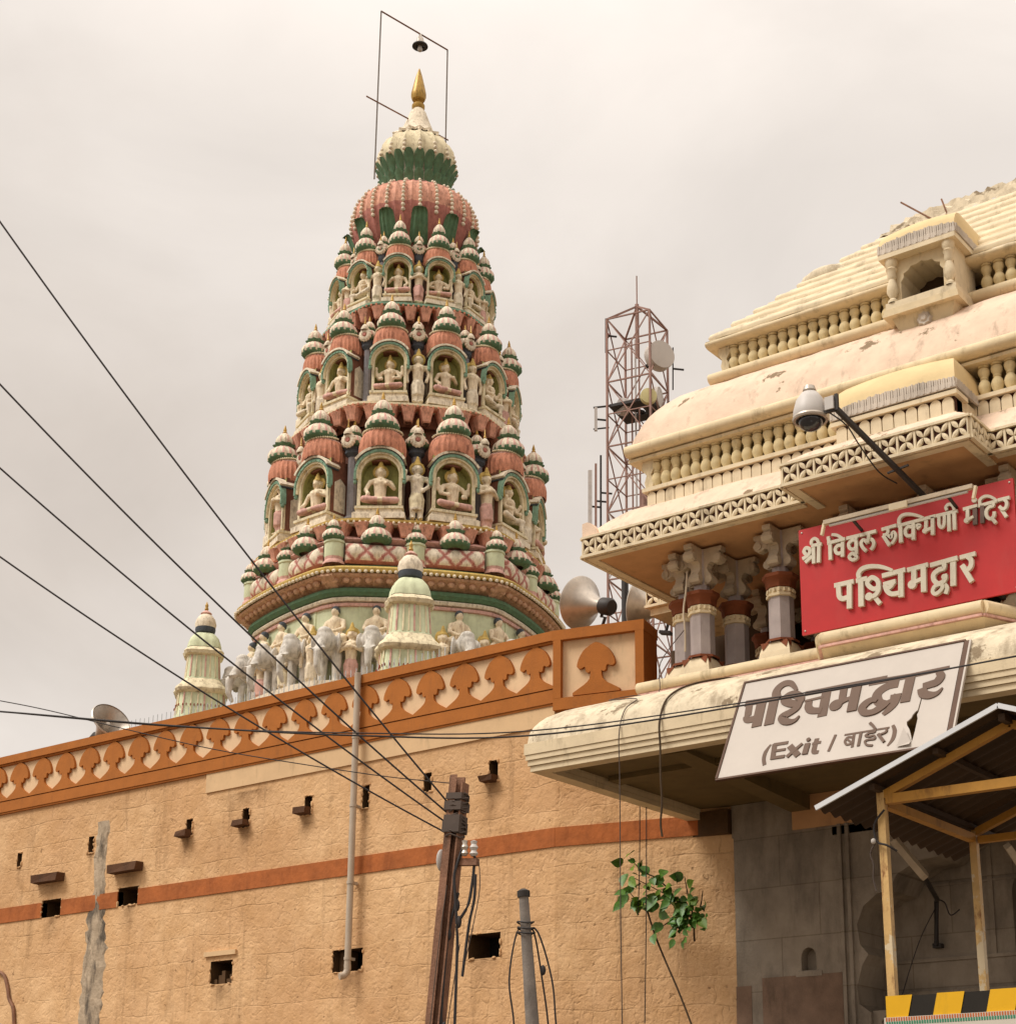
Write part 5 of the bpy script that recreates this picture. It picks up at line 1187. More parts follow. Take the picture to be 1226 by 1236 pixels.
lo = fpt(499, 40); ll = ctr+Vector((0,0,zt-.02))
lmp = thing('hanging_lamp', 'small enamel lamp with clear bulb hanging from the pipe frame over the finial', 'lamp', ll)
m = MB(); m.lathe([(.04,.02),(.05,-.06),(.1,-.14),(.13,-.3),(.15,-.34)], 16, 'metal_grey'); m.lathe([(.15,-.34),(.24,-.40),(.25,-.44),(.2,-.45),(.12,-.42)], 20, 'metal_dark'); m.build('shade', lmp)
m = MB(); m.lathe([(.0,-.62),(.06,-.6),(.085,-.54),(.07,-.48),(.05,-.42)], 14, 'plastic_white'); m.build('bulb', lmp)
# ================================================================== signs
def plane_frame(P, ex, ez):      # sign plane: origin, unit along, unit up
    n = ex.cross(ez).normalized(); return P, ex.normalized(), ez.normalized(), n
def strokes_mesh(frame, zoom, strokes, thick, mat, base, idx0=0, mats=None):
    """raised letters from stroke centre lines; zoom = (ox, oy, scale) of the sketch they were drawn in"""
    P, ex, ez, n = frame; mb = MB(); ox, oy, s = zoom
    def loc(x, y):
        q = atP(ox+x/s, oy+y/s, P+n*thick, n)-P; return Vector((q.dot(ex), q.dot(ez)))
    e0 = loc(0, 0); unit = ((loc(600, 0)-e0).length/600+(loc(0, 600)-e0).length/600)/2
    for k, st in enumerate(strokes):
        kind = st[0]; wv = st[1]; pts = [loc(*p) for p in st[2]]
        m = mat
        if len(st) > 3: m = st[3]
        off = thick+.0012*((idx0+k) % 9)
        if kind == 'd':
            c = pts[0]; r = wv*unit/2; ring = [c+Vector((math.cos(t*math.pi/8), math.sin(t*math.pi/8)))*r for t in range(16)]
            poly = ring
            vs = [P+ex*p.x+ez*p.y+n*off for p in poly]+[P+ex*p.x+ez*p.y+n*base for p in poly]; q = len(poly)
            mb.add(vs, [tuple(range(q))]+[(i, i+q, (i+1) % q+q, (i+1) % q) for i in range(q)], m); continue
        if kind in 'co': 
            if kind == 'o': pts = pts+[pts[0]]
            cl = spline([(p.x, p.y, 0) for p in ([pts[-2]]+pts+[pts[1]] if kind == 'o' else pts)], 6)
            if kind == 'o': cl = cl[6:-6]
            pts = [Vector((p.x, p.y)) for p in cl]
        ws = wv if isinstance(wv, (list, tuple)) else [wv, wv]
        L_ = []; R_ = []; N_ = len(pts)
        for i, p in enumerate(pts):
            d = (pts[min(i+1, N_-1)]-pts[max(i-1, 0)])
            if kind == 'o' and i in (0, N_-1): d = pts[1]-pts[-2]
            d.normalize(); pn = Vector((-d.y, d.x)); t = i/(N_-1)*(len(ws)-1); a = int(min(t, len(ws)-2)); ww = (ws[a]+(ws[a+1]-ws[a])*(t-a))*unit/2
            L_.append(p+pn*ww); R_.append(p-pn*ww)
        vs = []
        for o_ in (off, base):
            for p in L_+R_: vs.append(P+ex*p.x+ez*p.y+n*o_)
        fs = []
        for i in range(N_-1):
            fs += [(i, i+1, N_+i+1, N_+i), (i, 2*N_+i, 2*N_+i+1, i+1), (N_+i, N_+i+1, 3*N_+i+1, 3*N_+i)]
        fs += [(0, N_, 3*N_, 2*N_), (N_-1, 2*N_+N_-1, 3*N_+N_-1, 2*N_-1)]
        mb.add(vs, fs, m)
    return mb
# --- red gate sign
RSY = 15.3; x0, x1, z0, z1 = -8.045, -5.59, 7.235, 8.445
rs = thing('red_sign', 'red rectangular sign board with two lines of raised cream letters above the canopy', 'sign', (x0, RSY, z0))
RO = Vector((x0, RSY, z0))
def lb(mb, name, par, org): mb.v = [tuple(Vector(p)-org) for p in mb.v]; return mb.build(name, par)
m = MB(); m.box(x0, x1, RSY, RSY+.03, z0, z1, 'sign_red'); lb(m, 'board', rs, RO)
m = MB()
for xx, zz in ((x0+.04,z0+.04),(x0+.04,z1-.04),(x1-.04,z0+.04),(x1-.04,z1-.04)): m.ell((xx,RSY-.002,zz),(.012,.008,.012),'metal_grey',8,4)
lb(m, 'screw_heads', rs, RO)
m = MB()
for xx in (x0+.4, x1-.4): m.box(xx-.02,xx+.02,RSY+.031,RSY+.75,z0+.15,z0+.19,'metal_dark'); m.box(xx-.02,xx+.02,RSY+.031,RSY+.75,z1-.2,z1-.16,'metal_dark')
lb(m, 'mounting_bars', rs, RO)
frR = plane_frame(Vector((x0, RSY, z0)), Vector((1,0,0)), Vector((0,0,1)))
W = 50
A1 = [('c',W,[(152,602),(122,560),(150,508),(200,520),(205,575),(160,630),(98,668)]),('l',W,[(140,722),(240,630)]),('l',W,[(262,462),(266,735)]),('l',W,[(344,452),(338,722)]),('l',46,[(232,476),(384,448)]),('c',44,[(238,458),(234,408),(276,370),(322,390),(345,452)]),
  ('l',W,[(508,405),(517,682)]),('l',46,[(472,440),(732,372)]),('c',46,[(484,340),(490,380),(506,440)]),('c',[36,46],[(530,308),(605,316),(665,350),(704,388)]),('l',W,[(692,390),(692,636)]),('c',46,[(690,470),(625,470),(585,525),(615,588),(690,570)]),
  ('l',46,[(750,366),(942,320)]),('c',46,[(895,345),(885,382),(830,398),(785,450),(805,515),(862,525),(900,478),(892,410)]),('l',46,[(896,400),(898,600)]),('o',46,[(845,588),(795,640),(845,685),(905,645)]),
  ('l',46,[(950,322),(1192,258)]),('c',46,[(1082,300),(1082,350),(1060,432)]),('c',46,[(1042,552),(985,490),(968,425),(1005,385),(1050,420),(1062,440)]),('c',46,[(1062,436),(1078,385),(1125,380),(1155,430),(1140,490),(1108,532)])]
A2 = [('l',46,[(165,478),(386,414)]),('c',44,[(250,462),(262,505),(235,550),(186,560)]),('l',W,[(190,566),(286,716)]),('c',40,[(262,560),(310,600),(322,540),(350,515),(378,565),(352,640),(312,690)]),
  ('l',46,[(405,428),(965,276)]),('l',54,[(446,395),(456,672)]),('c',[50,46,34],[(432,410),(428,335),(470,275),(560,252),(680,268),(786,306)]),('l',50,[(640,380),(640,632)]),('c',46,[(636,448),(566,440),(522,500),(550,575),(636,562)]),('c',40,[(652,440),(700,410),(736,420),(690,470)]),
  ('l',48,[(826,325),(820,490)]),('d',72,[(808,498)]),('l',42,[(810,500),(925,446)]),('l',50,[(922,296),(924,558)])]
A3 = [('l',46,[(-40,540),(356,446)]),('c',46,[(84,530),(86,650),(120,692),(158,650),(164,510)]),('l',50,[(230,480),(235,748)]),('l',50,[(308,470),(316,727)]),('c',42,[(202,440),(188,392),(232,350),(288,372),(312,440)]),
  ('l',46,[(442,426),(654,368)]),('l',48,[(512,420),(506,580)]),('d',74,[(494,592)]),('l',40,[(512,580),(600,535)]),('l',62,[(614,400),(618,650)],'letter_grey'),('d',74,[(606,286)]),
  ('l',46,[(668,376),(948,298)]),('l',56,[(724,372),(727,628)],'letter_grey'),('c',[44,40,34],[(700,372),(690,292),(750,238),(825,232),(902,268),(944,304)]),('c',46,[(892,330),(884,372),(832,392),(788,445),(792,525),(842,566),(895,530),(905,460)]),('l',46,[(870,556),(928,630)]),
  ('l',46,[(958,292),(1130,250)]),('c',44,[(1056,282),(1088,325),(1080,390),(1036,424),(978,384)]),('l',48,[(984,386),(1082,536)])]
m = strokes_mesh(frR, (960,620,12.26), A1, .03, 'letter_cream', .0)
m2 = strokes_mesh(frR, (1050,600,12.26), A2, .03, 'letter_cream', .0); m3 = strokes_mesh(frR, (1126,580,12.26), A3, .03, 'letter_cream', .0)
for q in (m2, m3): m.add(q.v, q.f, 'letter_cream'); m.m[-len(q.f):] = q.m
lb(m, 'upper_lettering', rs, RO)
V = 70
B1 = [('l',64,[(78,574),(366,508)]),('c',68,[(140,560),(146,690),(158,740),(200,768),(290,742)]),('l',72,[(302,530),(302,912)]),
  ('l',64,[(402,506),(566,466)]),('l',76,[(474,480),(480,882)]),('c',[60,66,56,36],[(452,470),(440,400),(490,330),(600,292),(740,292),(850,316),(946,350)]),('o',62,[(575,520),(640,455),(720,500),(735,590),(665,625),(590,575)]),('c',62,[(735,560),(738,640),(690,715),(620,742)]),('d',110,[(598,738)]),('l',62,[(672,735),(756,842)]),
  ('l',64,[(786,430),(1130,336)]),('l',74,[(1062,350),(1068,742)]),('l',62,[(806,558),(988,508)]),('c',60,[(960,520),(920,580),(880,612)]),('c',64,[(830,560),(862,650),(930,698),(1050,682)])]
B2 = [('l',64,[(56,588),(362,506)]),('l',74,[(154,570),(152,780)]),('d',126,[(128,802)]),('l',56,[(150,772),(300,706)]),('l',76,[(294,520),(302,912)]),
  ('l',64,[(398,520),(802,408)]),('c',66,[(606,470),(598,560),(530,585),(452,650),(455,740),(520,790),(590,762),(622,700),(610,655)]),('d',80,[(606,690)]),('o',52,[(560,800),(470,830),(436,905),(470,945),(530,915),(580,850)]),('c',56,[(600,790),(645,850),(622,940)]),('l',78,[(732,420),(736,822)]),
  ('l',60,[(834,404),(1066,342)]),('c',66,[(950,390),(1000,440),(996,530),(936,582),(870,520)]),('l',68,[(866,515),(1014,760)])]
m = strokes_mesh(frR, (1000,660,12.26), B1, .035, 'letter_cream', .0); m2 = strokes_mesh(frR, (1090,640,12.26), B2, .035, 'letter_cream', .0)
m.add(m2.v, m2.f, 'letter_cream'); lb(m, 'lower_lettering', rs, RO)
# --- white exit sign leaning against the canopy
wb = atY(866, 940, 13.62); wl = Vector((wb.x, 13.62, wb.z))
dr = ray(900, 825); tt = (wl.x-CAM.x)/dr.x; wt = CAM+dr*tt
wr = atY(1163, 773, wt.y)
ezv = (wt-wl); exv = Vector((wr.x-wl.x, 0, 0)); Wd = exv.length; Hd = ezv.length
frW = plane_frame(wl, exv, ezv); Pw, exw, ezw, nw = frW
ws = thing('white_sign', 'white leaning exit sign with brown letters and a torn hole, below the red sign', 'sign', wl)
def wloc(x, y, z=(1050,790,10.217)):
    q = atP(z[0]+x/z[2], z[1]+y/z[2], Pw, nw)-Pw; return (q.dot(exw), q.dot(ezw))
tear = [wloc(x, y) for x, y in ((563,702),(525,745),(505,785),(450,832),(452,870),(482,920),(505,1010),(512,1085),(548,960),(586,790),(578,745),(600,700),(640,545),(628,540),(585,690))]
outer = [(0,0),(Wd,0),(Wd,Hd),(0,Hd)]
flat = outer+tear
m = MB(); T_ = [tuple(t) for t in tessellate_polygon([[Vector((*p, 0)) for p in outer], [Vector((*p, 0)) for p in tear]])]
m.add([exw*a+ezw*b_ for a, b_ in flat], T_, 'sign_white'); n_ = len(flat)
m.add([exw*a+ezw*b_-nw*.012 for a, b_ in flat], [t[::-1] for t in T_], 'frame_brown')
k = len(tear); m.add([exw*a+ezw*b_ for a, b_ in tear]+[exw*a+ezw*b_-nw*.012 for a, b_ in tear], [(i, (i+1) % k, (i+1) % k+k, i+k) for i in range(k)], 'sign_white')
m.build('panel', ws)
m = MB()
def wbar(a, b_, w_, mt, o=.0): m.obox(exw*a[0]+ezw*a[1]+nw*o, exw*b_[0]+ezw*b_[1]+nw*o, w_, .03, mt, up=nw)
wbar((-.012,0),(-.012,Hd),.022,'frame_brown',-.004); wbar((-.02,Hd+.01),(Wd+.02,Hd+.01),.02,'frame_brown',-.004); wbar((-.02,-.012),(Wd+.02,-.012),.022,'frame_brown',-.008); wbar((Wd+.035,0),(Wd+.035,Hd),.05,'frame_brown',-.006); wbar((Wd+.07,0),(Wd+.07,Hd),.018,'sign_white',-.002)
m.build('frame', ws)
m = MB(); q = [wloc(x, y) for x, y in ((505,1080),(440,940),(330,1150),(495,1130))]
m.add([exw*q[0][0]+ezw*q[0][1]+nw*.01, exw*q[1][0]+ezw*q[1][1]+nw*.05, exw*q[2][0]+ezw*q[2][1]+nw*.012, exw*q[3][0]+ezw*q[3][1]+nw*.03], [(0,1,2),(0,2,3)], 'sign_white'); m.build('torn_flap', ws)
C1 = [('l',[84,64],[(112,606),(560,528)]),('l',84,[(176,610),(150,790)]),('c',[70,92,80],[(128,790),(140,840),(215,838),(310,790)]),('l',116,[(362,560),(276,948)]),('l',112,[(548,520),(462,918)]),('c',[100,96,90,60,34],[(590,540),(572,450),(615,370),(700,312),(790,308),(846,362),(874,412)]),
  ('o',98,[(700,560),(760,490),(850,470),(930,520),(905,590),(800,608)]),('c',[60,84,96,96,84,50,14],[(930,575),(880,670),(770,745),(665,805),(690,865),(780,880),(860,850),(916,788)])]
C2 = [('l',[66,78,84],[(14,582),(600,470),(1226,352)]),('l',112,[(342,520),(266,918)]),('l',[30,36],[(14,692),(290,628)]),('c',[80,96,84],[(78,700),(66,780),(120,832),(260,830)]),('l',86,[(594,500),(560,710)]),('d',156,[(474,752)]),('c',[90,60,50],[(500,740),(590,690),(710,640)]),('l',114,[(786,470),(706,842)]),
  ('c',[40,84,100,90,80,100,110],[(1085,690),(1010,680),(920,730),(862,810),(915,870),(1040,850),(1160,770),(1230,700)])]
C3 = [('l',[74,58,48],[(-10,352),(500,262),(976,160)]),('c',[90,100,100,80],[(350,360),(230,385),(120,450),(80,520),(110,590),(190,612)]),('c',[70,80,90],[(190,610),(280,570),(345,495)]),('c',[110,96,70,44],[(320,490),(292,600),(230,680),(158,742)]),('l',96,[(496,290),(428,588)]),
  ('c',[60,92,90,84],[(842,215),(872,265),(825,340),(740,372),(650,400)]),('c',[90,96,86,50,12],[(640,420),(660,488),(740,506),(830,478),(894,412)])]
m = strokes_mesh(frW, (890,800,12.26), C1, .004, 'letter_brown', .0006)
for zz, st in (((970,790,12.26), C2), ((1050,790,10.217), C3)):
    q = strokes_mesh(frW, zz, st, .004, 'letter_brown', .0006); m.add(q.v, q.f, 'letter_brown')
lb(m, 'upper_lettering', ws, Pw)
D1_ = [('c',[20,48,46,44],[(246,474),(172,580),(142,680),(152,778)]),('l',62,[(306,462),(272,692)]),('l',42,[(286,480),(502,446)]),('l',34,[(300,572),(466,546)]),('l',42,[(250,680),(452,650)]),('l',74,[(528,498),(652,640)]),('l',[34,46],[(716,462),(484,662)]),('l',66,[(794,462),(748,622)]),('d',50,[(806,406)]),('c',[54,62,60,44],[(930,384),(886,540),(892,586),(952,584)]),('l',36,[(858,466),(988,438)]),('l',30,[(1206,330),(1098,576)])]
D2_ = [('l',22,[(194,380),(748,288)]),('l',28,[(312,368),(288,532)]),('c',24,[(304,412),(236,410),(200,460),(226,500),(300,478)]),('l',20,[(222,430),(296,486)]),('l',28,[(398,352),(364,518)]),('c',22,[(570,312),(565,345),(500,360),(455,392),(500,402),(560,392),(566,430),(500,440),(448,460),(470,505),(542,512)]),('c',28,[(508,232),(548,270),(576,312)]),('c',22,[(712,296),(708,345),(620,384)]),('l',30,[(610,372),(684,468)]),('c',[30,42,42,16],[(790,258),(812,330),(788,430),(722,516)])]
lb(strokes_mesh(frW, (910,860,12.26), D1_, .004, 'letter_brown', .0006), 'exit_lettering', ws, Pw); lb(strokes_mesh(frW, (1000,850,10.217), D2_, .004, 'letter_brown', .0006), 'lower_lettering', ws, Pw)
# --- strip light above the red sign
a, b_ = atY(995, 637, 15.02), atY(1174, 584, 15.02)
tl = thing('strip_light', 'long rusty fluorescent strip light fixed just above the red sign', 'light', a); AO = Vector(a)
m = MB(); ln = b_.x-a.x; m.box(0, ln, -.03, .03, .03, .075, 'stone_bracket'); m.build('housing', tl)
m = MB(); m.tube([(.06,-.0,.012),(ln-.06,0,.012)], .016, 'plastic_white', 8); m.build('tube', tl)
m = MB(); m.box(ln*.46, ln*.58, -.055, -.0301, -.01, .06, 'gate_cream'); m.build('ballast', tl)
m = MB(); m.obox((.0,0,.05),(-.035,0,-.08), .025, .04, 'gate_cream', up=(0,1,0)); m0_ = m.build('end_holder', tl); dup(m0_, tl, (ln+.03,0,0))
m = MB(); m.obox((.3,0,.06),(.3,.31,-.02),.03,.02,'metal_dark'); m1_ = m.build('wall_bracket', tl); dup(m1_, tl, (ln-.6,0,0))
# --- dome camera on its arm
pa, pb_ = atY(1104, 588, 15.26), atY(1010, 494, 14.2)
dc = thing('dome_camera', 'white dome security camera hung on a dark arm out from under the lattice eave', 'camera', pb_); PB = Vector(pb_)
m = MB(); m.obox((Vector(pa)-PB)*1.45, (0,0,0), .046, .046, 'metal_dark'); m.obox((0,0,-.01),(0,0,.17),.035,.035,'metal_dark'); m.build('arm', dc)
m = MB(); m.obox((-.02,0,0),(-.2,-.02,-.0),.03,.03,'metal_dark'); m.box(-.12,-.02,-.04,.04,.01,.15,'plastic_white'); m.build('bracket', dc)
hd = Vector(atY(978, 503, 14.22))-PB; HK = 1.62
def hl(*a):
    m = MB()
    for pr_, n_, mt in a: m.lathe([(r*HK, z*HK*.84) for r, z in pr_], n_, mt, tuple(hd))
    return m
hl(([(.105,-.03),(.112,.0),(.108,.05),(.09,.13),(.055,.19),(.02,.205),(0,.205)],28,'plastic_white'),([(.112,-.005),(.117,-.02),(.112,-.035),(.095,-.035)],28,'metal_grey')).build('housing', dc)
hl(([(.0,-.115),(.035,-.108),(.065,-.085),(.078,-.05),(.08,-.03)],24,'glass_dark')).build('lens_dome', dc)
hl(([(.03,.2),(.045,.215),(.035,.25),(.0,.26)],12,'metal_grey')).build('cap', dc)
m = MB(); m.tube(spline([(-.1,0,-.0),(.0,.2,-.10),(.02,.45,-.24),(.06,.8,-.42),(.12,1.1,-.46)], 5), .008, 'cable_black', 5); m.build('cable', dc)
m = MB(); q = (Vector(pa)-PB)*.78; m.obox(q+Vector((-.12,0,.0)), q+Vector((.12,0,.03)), .02, .02, 'metal_dark'); m.build('crossbar', dc)
# --- horn loudspeakers
def make_horn():
    h = thing('horn_loudspeaker', None, 'loudspeaker')
    m = MB(); pr = [(.335,-.02),(.35,0),(.335,.02),(.27,.06),(.20,.14),(.14,.24),(.095,.34),(.07,.42)]
    m.lathe(pr, 40, 'metal_grey'); m.lathe([(.325,.0),(.262,.055),(.192,.135),(.132,.235),(.06,.40),(0,.41)], 40, 'metal_grey'); m.build('bell', h)
    m = MB(); m.lathe([(.05,.10),(.06,.2),(.07,.3),(0,.3)], 20, 'metal_grey'); m.lathe([(0,.06),(.03,.07),(.05,.10)], 20, 'metal_grey'); m.build('reflector', h)
    m = MB(); m.lathe([(.07,.40),(.11,.43),(.115,.56),(.09,.60),(0,.60)], 20, 'metal_dark'); m.build('driver', h)
    m = MB(); m.tube([(0,-.0,.45),(0,-.14,.45),(0,-.14,.52),(0,-.32,.5)], .022, 'metal_dark', 8); m.box(-.06,.06,-.36,-.32,.42,.58,'metal_dark'); m.build('bracket', h)
    return h
def aim(o, loc, d, k=1.):
    z = -Vector(d).normalized(); y = Vector((0,0,1)); y = (y-z*y.dot(z)).normalized(); x = y.cross(z)
    o.rotation_euler = Matrix((x, y, z)).transposed().to_euler(); o.location = loc; o.scale = (k,)*3
LF = -rt
h1 = make_horn(); p = Vector(atY(700, 728, 17.75)); aim(h1, p, fh*.62+LF*.62+upv*.30, 1.08); h1['label'] = 'big silver horn loudspeaker standing on the orange end panel of the wall'; h1['group'] = 'horn loudspeakers'
h2 = dup(h1); p = Vector(atY(768, 733, 18.3)); aim(h2, p, LF*.85+fh*.35+upv*.18, 1.0); h2['label'] = 'silver horn loudspeaker half hidden behind the corner columns of the gate'
h3 = dup(h1); p = Vector(atY(134, 870, 17.75)); aim(h3, p, rt*.55-fh*.55+upv*.42, 1.05); h3['label'] = 'silver horn loudspeaker alone on the crest at the far left, against the sky'
for o, n in ((h1,'a'),(h3,'b'),(h2,'c')):
    pass
# --- lattice telecom mast behind the gate
MD = 62.
mb0 = atD(772, 720, MD); mast = thing('telecom_mast', 'rust red lattice telecom mast with white dishes far behind the gate', 'mast', (mb0.x, mb0.y, 0))
kx = MD/2086.; zt_ = atD(772, 392, MD).z; zp = atD(772, 375, MD).z
hw = 46*kx/1.25; rotm = AZ+R(20)
cr_ = [Matrix.Rotation(rotm+R(90*i), 3, 'Z')@Vector((hw*1.22, 0, 0)) for i in range(4)]
m = MB(); zb0 = 10.; step = (zt_-zb0)/9
for c in cr_: m.obox((c.x,c.y,zb0),(c.x,c.y,zt_),.075,.075,'tele_red')
m.build('mast_legs', mast)
m = MB()
for i in range(9):
    z0_, z1_ = zb0+i*step, zb0+(i+1)*step
    for j in range(4):
        a, b_ = cr_[j], cr_[(j+1) % 4]; mt = 'tele_red' if i != 5 else 'tele_white'
        m.obox((a.x,a.y,z1_),(b_.x,b_.y,z1_),.055,.055,'tele_red'); m.obox((a.x,a.y,z0_),(b_.x,b_.y,z1_),.042,.042,mt); m.obox((b_.x,b_.y,z0_),(a.x,a.y,z1_),.042,.042,mt)
        c_ = (a+b_)/2; m.obox((c_.x,c_.y,z0_+step/2),(a.x,a.y,z0_+step/2),.04,.04,mt); m.obox((c_.x,c_.y,z0_+step/2),(b_.x,b_.y,z0_+step/2),.04,.04,mt)
m.build('lattice_bracing', mast)
m = MB()
for c in cr_: m.obox((c.x,c.y,zt_),(0,0,zp+.2),.07,.07,'tele_red')
m.obox((0,0,zt_-1.5),(0,0,zp+.3),.12,.12,'tele_red'); m.build('top_frame', mast)
m = MB(); m.tube([(0,0,zp),(0,0,zp+1.6)], .03, 'tele_red', 6); m.build('lightning_rod', mast)
zpl = atD(772, 497, MD).z; m = MB(); e = [Matrix.Rotation(rotm+R(90*i), 3, 'Z')@Vector((hw*1.15,0,0)) for i in range(4)]; e2 = [v*.35 for v in e]
for i in range(4):
    j = (i+1) % 4; vs = [(*v.xy, zpl) for v in (e[i], e[j], e2[j], e2[i])]+[(*v.xy, zpl+.12) for v in (e[i], e[j], e2[j], e2[i])]
    m.add(vs, [(0,3,2,1),(4,5,6,7),(0,1,5,4),(2,3,7,6)], 'metal_dark')
m.build('platform', mast)
m = MB(); 
for k_ in range(3): m.obox((-.35+.18*k_,.1,zb0),(-.35+.18*k_,.1,zt_-.6),.05,.05,'tele_red' if k_ != 1 else 'tele_white')
m.build('cable_ladder', mast)
m = MB(); m.obox((.55,-.4,zb0),(.55,-.4,atD(772,600,MD).z),.35,.12,'tele_red'); m.build('cable_tray', mast)
def mp_(u, v, d=0): return Vector(atD(u, v, MD-d))-Vector((mb0.x, mb0.y, 0))
def dish(u, v, r, az, mt, dep, name, d=0):
    c = mp_(u, v, d); dv = (-fh*math.cos(az)+rt*math.sin(az)).normalized(); zz = dv; xx = Vector((0,0,1)).cross(zz).normalized(); yy = zz.cross(xx)
    m = MB(); m.lathe([(0,.02),(r*.6,.015),(r*.98,0),(r,-.04),(r,-dep),(r*.7,-dep*1.25),(.12,-dep*1.6),(0,-dep*1.6)], 36, mt)
    m.v = [tuple(c+xx*x+yy*y+zz*z) for x, y, z in m.v]; m.build(name, mast)
    m = MB(); m.obox(c-zz*dep*1.5, c-zz*(dep*1.5+.7), .12, .12, 'metal_dark'); m.build('dish_mount', mast)
dish(799, 427, .60, R(28), 'drum_white', .42, 'drum_antenna', .9); dish(783, 477, .33, R(5), 'dish_yellow', .2, 'small_dish', 1.2); dish(797, 480, .46, R(70), 'drum_white', .25, 'drum_antenna', .2); dish(748, 490, .36, R(-60), 'tele_white', .3, 'drum_antenna', .3)
def panel(u, v0, v1, w_, mt='tele_white', d=.3, name='panel_antenna'):
    a = mp_(u, v0, d); b_ = mp_(u, v1, d); m = MB(); m.obox(a, b_, w_, .12, mt, up=fh); m.build(name, mast)
    m = MB(); q = (a+b_)/2; m.obox(q, q+rt*.45+fh*.1, .06, .06, 'metal_dark'); m.build('antenna_arm', mast)
panel(712, 568, 655, .16); panel(719, 560, 650, .09, 'tele_red'); panel(725, 550, 640, .08, 'metal_dark'); panel(719, 492, 520, .12); panel(731, 385, 425, .06, 'metal_dark'); panel(818, 485, 505, .1, 'metal_dark'); panel(812, 420, 470, .05, 'metal_dark')
m = MB(); m.obox(mp_(716,492), mp_(735,490), .06,.06,'metal_dark'); m.obox(mp_(716,518), mp_(735,516), .05,.05,'metal_dark'); m.obox(mp_(805,486), mp_(828,488), .08,.08,'metal_dark'); m.build('outrigger', mast)
bc = mp_(733,405); m = MB(); m.ell(bc,(.09,.09,.13),'t_red',10,6); m.build('beacon', mast)
# lower grey pole next to the mast foot
pz = atD(752, 700, 58); m = MB(); q0, q1 = atD(754, 690, 58), atD(754, 760, 58); m.tube([(q0.x,q0.y,q0.z+.6),(q1.x,q1.y,3)], .13, 'metal_dark', 8); tag(m.build('background_post'), 'dark post seen between the horn loudspeakers below the telecom mast', 'post')
# --- leaning steel pole with its fittings
PDp = 13.; top, bot = Vector(atD(556, 937, PDp)), Vector(atD(521, 1290, PDp)); ax = (top-bot).normalized(); base_ = bot-ax*(bot.z/ax.z)
pole = thing('utility_pole', 'leaning rusty steel girder pole carrying the overhead wires before the ochre wall', 'pole', base_)
lx = (rt*.9-fh*.42).normalized(); lx = (lx-ax*lx.dot(ax)).normalized(); ly = ax.cross(lx)
def pl(s, x=0, y=0): return ax*s+lx*x+ly*y           # local point at length s up the pole
LP = (top-base_).length
def sec(x0_, x1_, y0_, y1_, s0, s1, mt, mb):
    vs = [pl(s, x, y) for s in (s0, s1) for x, y in ((x0_,y0_),(x1_,y0_),(x1_,y1_),(x0_,y1_))]
    mb.add(vs, [(0,3,2,1),(4,5,6,7),(0,1,5,4),(1,2,6,5),(2,3,7,6),(3,0,4,7)], mt)
m = MB(); sec(-.068,-.056,-.055,.055,0,LP,'rust_iron',m); sec(-.0559,.043,-.008,.008,0,LP-.012,'rust_iron',m); sec(.0431,.055,-.055,.055,0,LP-.06,'rust_iron',m); sec(-.06,.0,-.06,-.0551,0,LP,'rust_iron',m); m.build('girder', pole)
m = MB()
for s_, h_, o_ in ((LP-.20,.05,.018),(LP-.29,.07,.03),(LP-.38,.05,.02),(LP-.47,.09,.03)): sec(-.068-o_*.5,.055+o_*.5,-.06-o_*.5,.055+o_*.5,s_,s_+h_,'cable_brown',m)
cb_ = m.build('clamp_bands', pole)
m = MB()
for k_ in range(11):
    s_ = LP-.50+.034*k_; ph = k_*.9
    pts = [pl(s_+.012*math.sin(3*t+ph), (.076+.010*math.sin(ph))*math.cos(t), (.068+.010*math.cos(ph))*math.sin(t)) for t in [i*math.pi/6 for i in range(13)]]
    m.tube(pts, .007, 'cable_brown', 5)
m.build('wire_wrapping', pole)
m = MB(); sec(.055,.23,-.025,.025,LP-.73,LP-.675,'rust_iron',m); m.build('cross_arm', pole)
for nm, x, y, sz, mt in (('porcelain_insulator',.20,-.02,.035,'plastic_white'),('fuse_holder',.13,-.04,.03,'metal_grey')):
    m = MB(); m.lathe([(sz*.5,0),(sz,.02),(sz*.6,.045),(sz,.07),(sz*.6,.095),(sz*.8,.12),(0,.13)], 12, mt, tuple(pl(LP-.66, x, y))); m.build(nm, pole)
m = MB(); m.ell(pl(LP-.68,-.12,.03),(.03,.05,.09),'plastic_white',12,8); m.build('meter_cover', pole)
m = MB()
for pts in ([(-.66,.2,0),(-.85,.2,0),(-1.05,.19,-.02),(-1.2,.12,-.03),(-1.35,.13,-.02),(-1.9,.17,-.02),(-2.8,.22,0)],[(-.6,.10,-.03),(-.8,.06,-.05),(-1.0,.09,-.05),(-1.2,.12,-.04)],[(-.8,.22,0),(-1.0,.23,0),(-1.2,.205,0),(-1.6,.19,.0)],[(-.95,.1,-.03),(-1.25,.05,-.03),(-1.6,.05,-.04),(-2.1,.06,-.03),(-2.6,.04,0)]):
    m.tube(spline([pl(LP+s_, x, y) for s_, x, y in pts], 5), .012, 'cable_black', 6)
m.build('service_cables', pole)
m = MB()
for pts in ([(-.7,.24,0),(-.9,.27,0),(-1.15,.25,0),(-1.5,.2,0)],[(-.9,.02,-.08),(-1.4,.0,-.08),(-2.4,-.01,-.08)],[(-1.35,.14,0),(-2.0,.1,0),(-2.8,.08,0)]):
    m.tube(spline([pl(LP+s_, x, y) for s_, x, y in pts], 5), .004, 'cable_brown', 5)
m.build('thin_wires', pole)
m = MB()
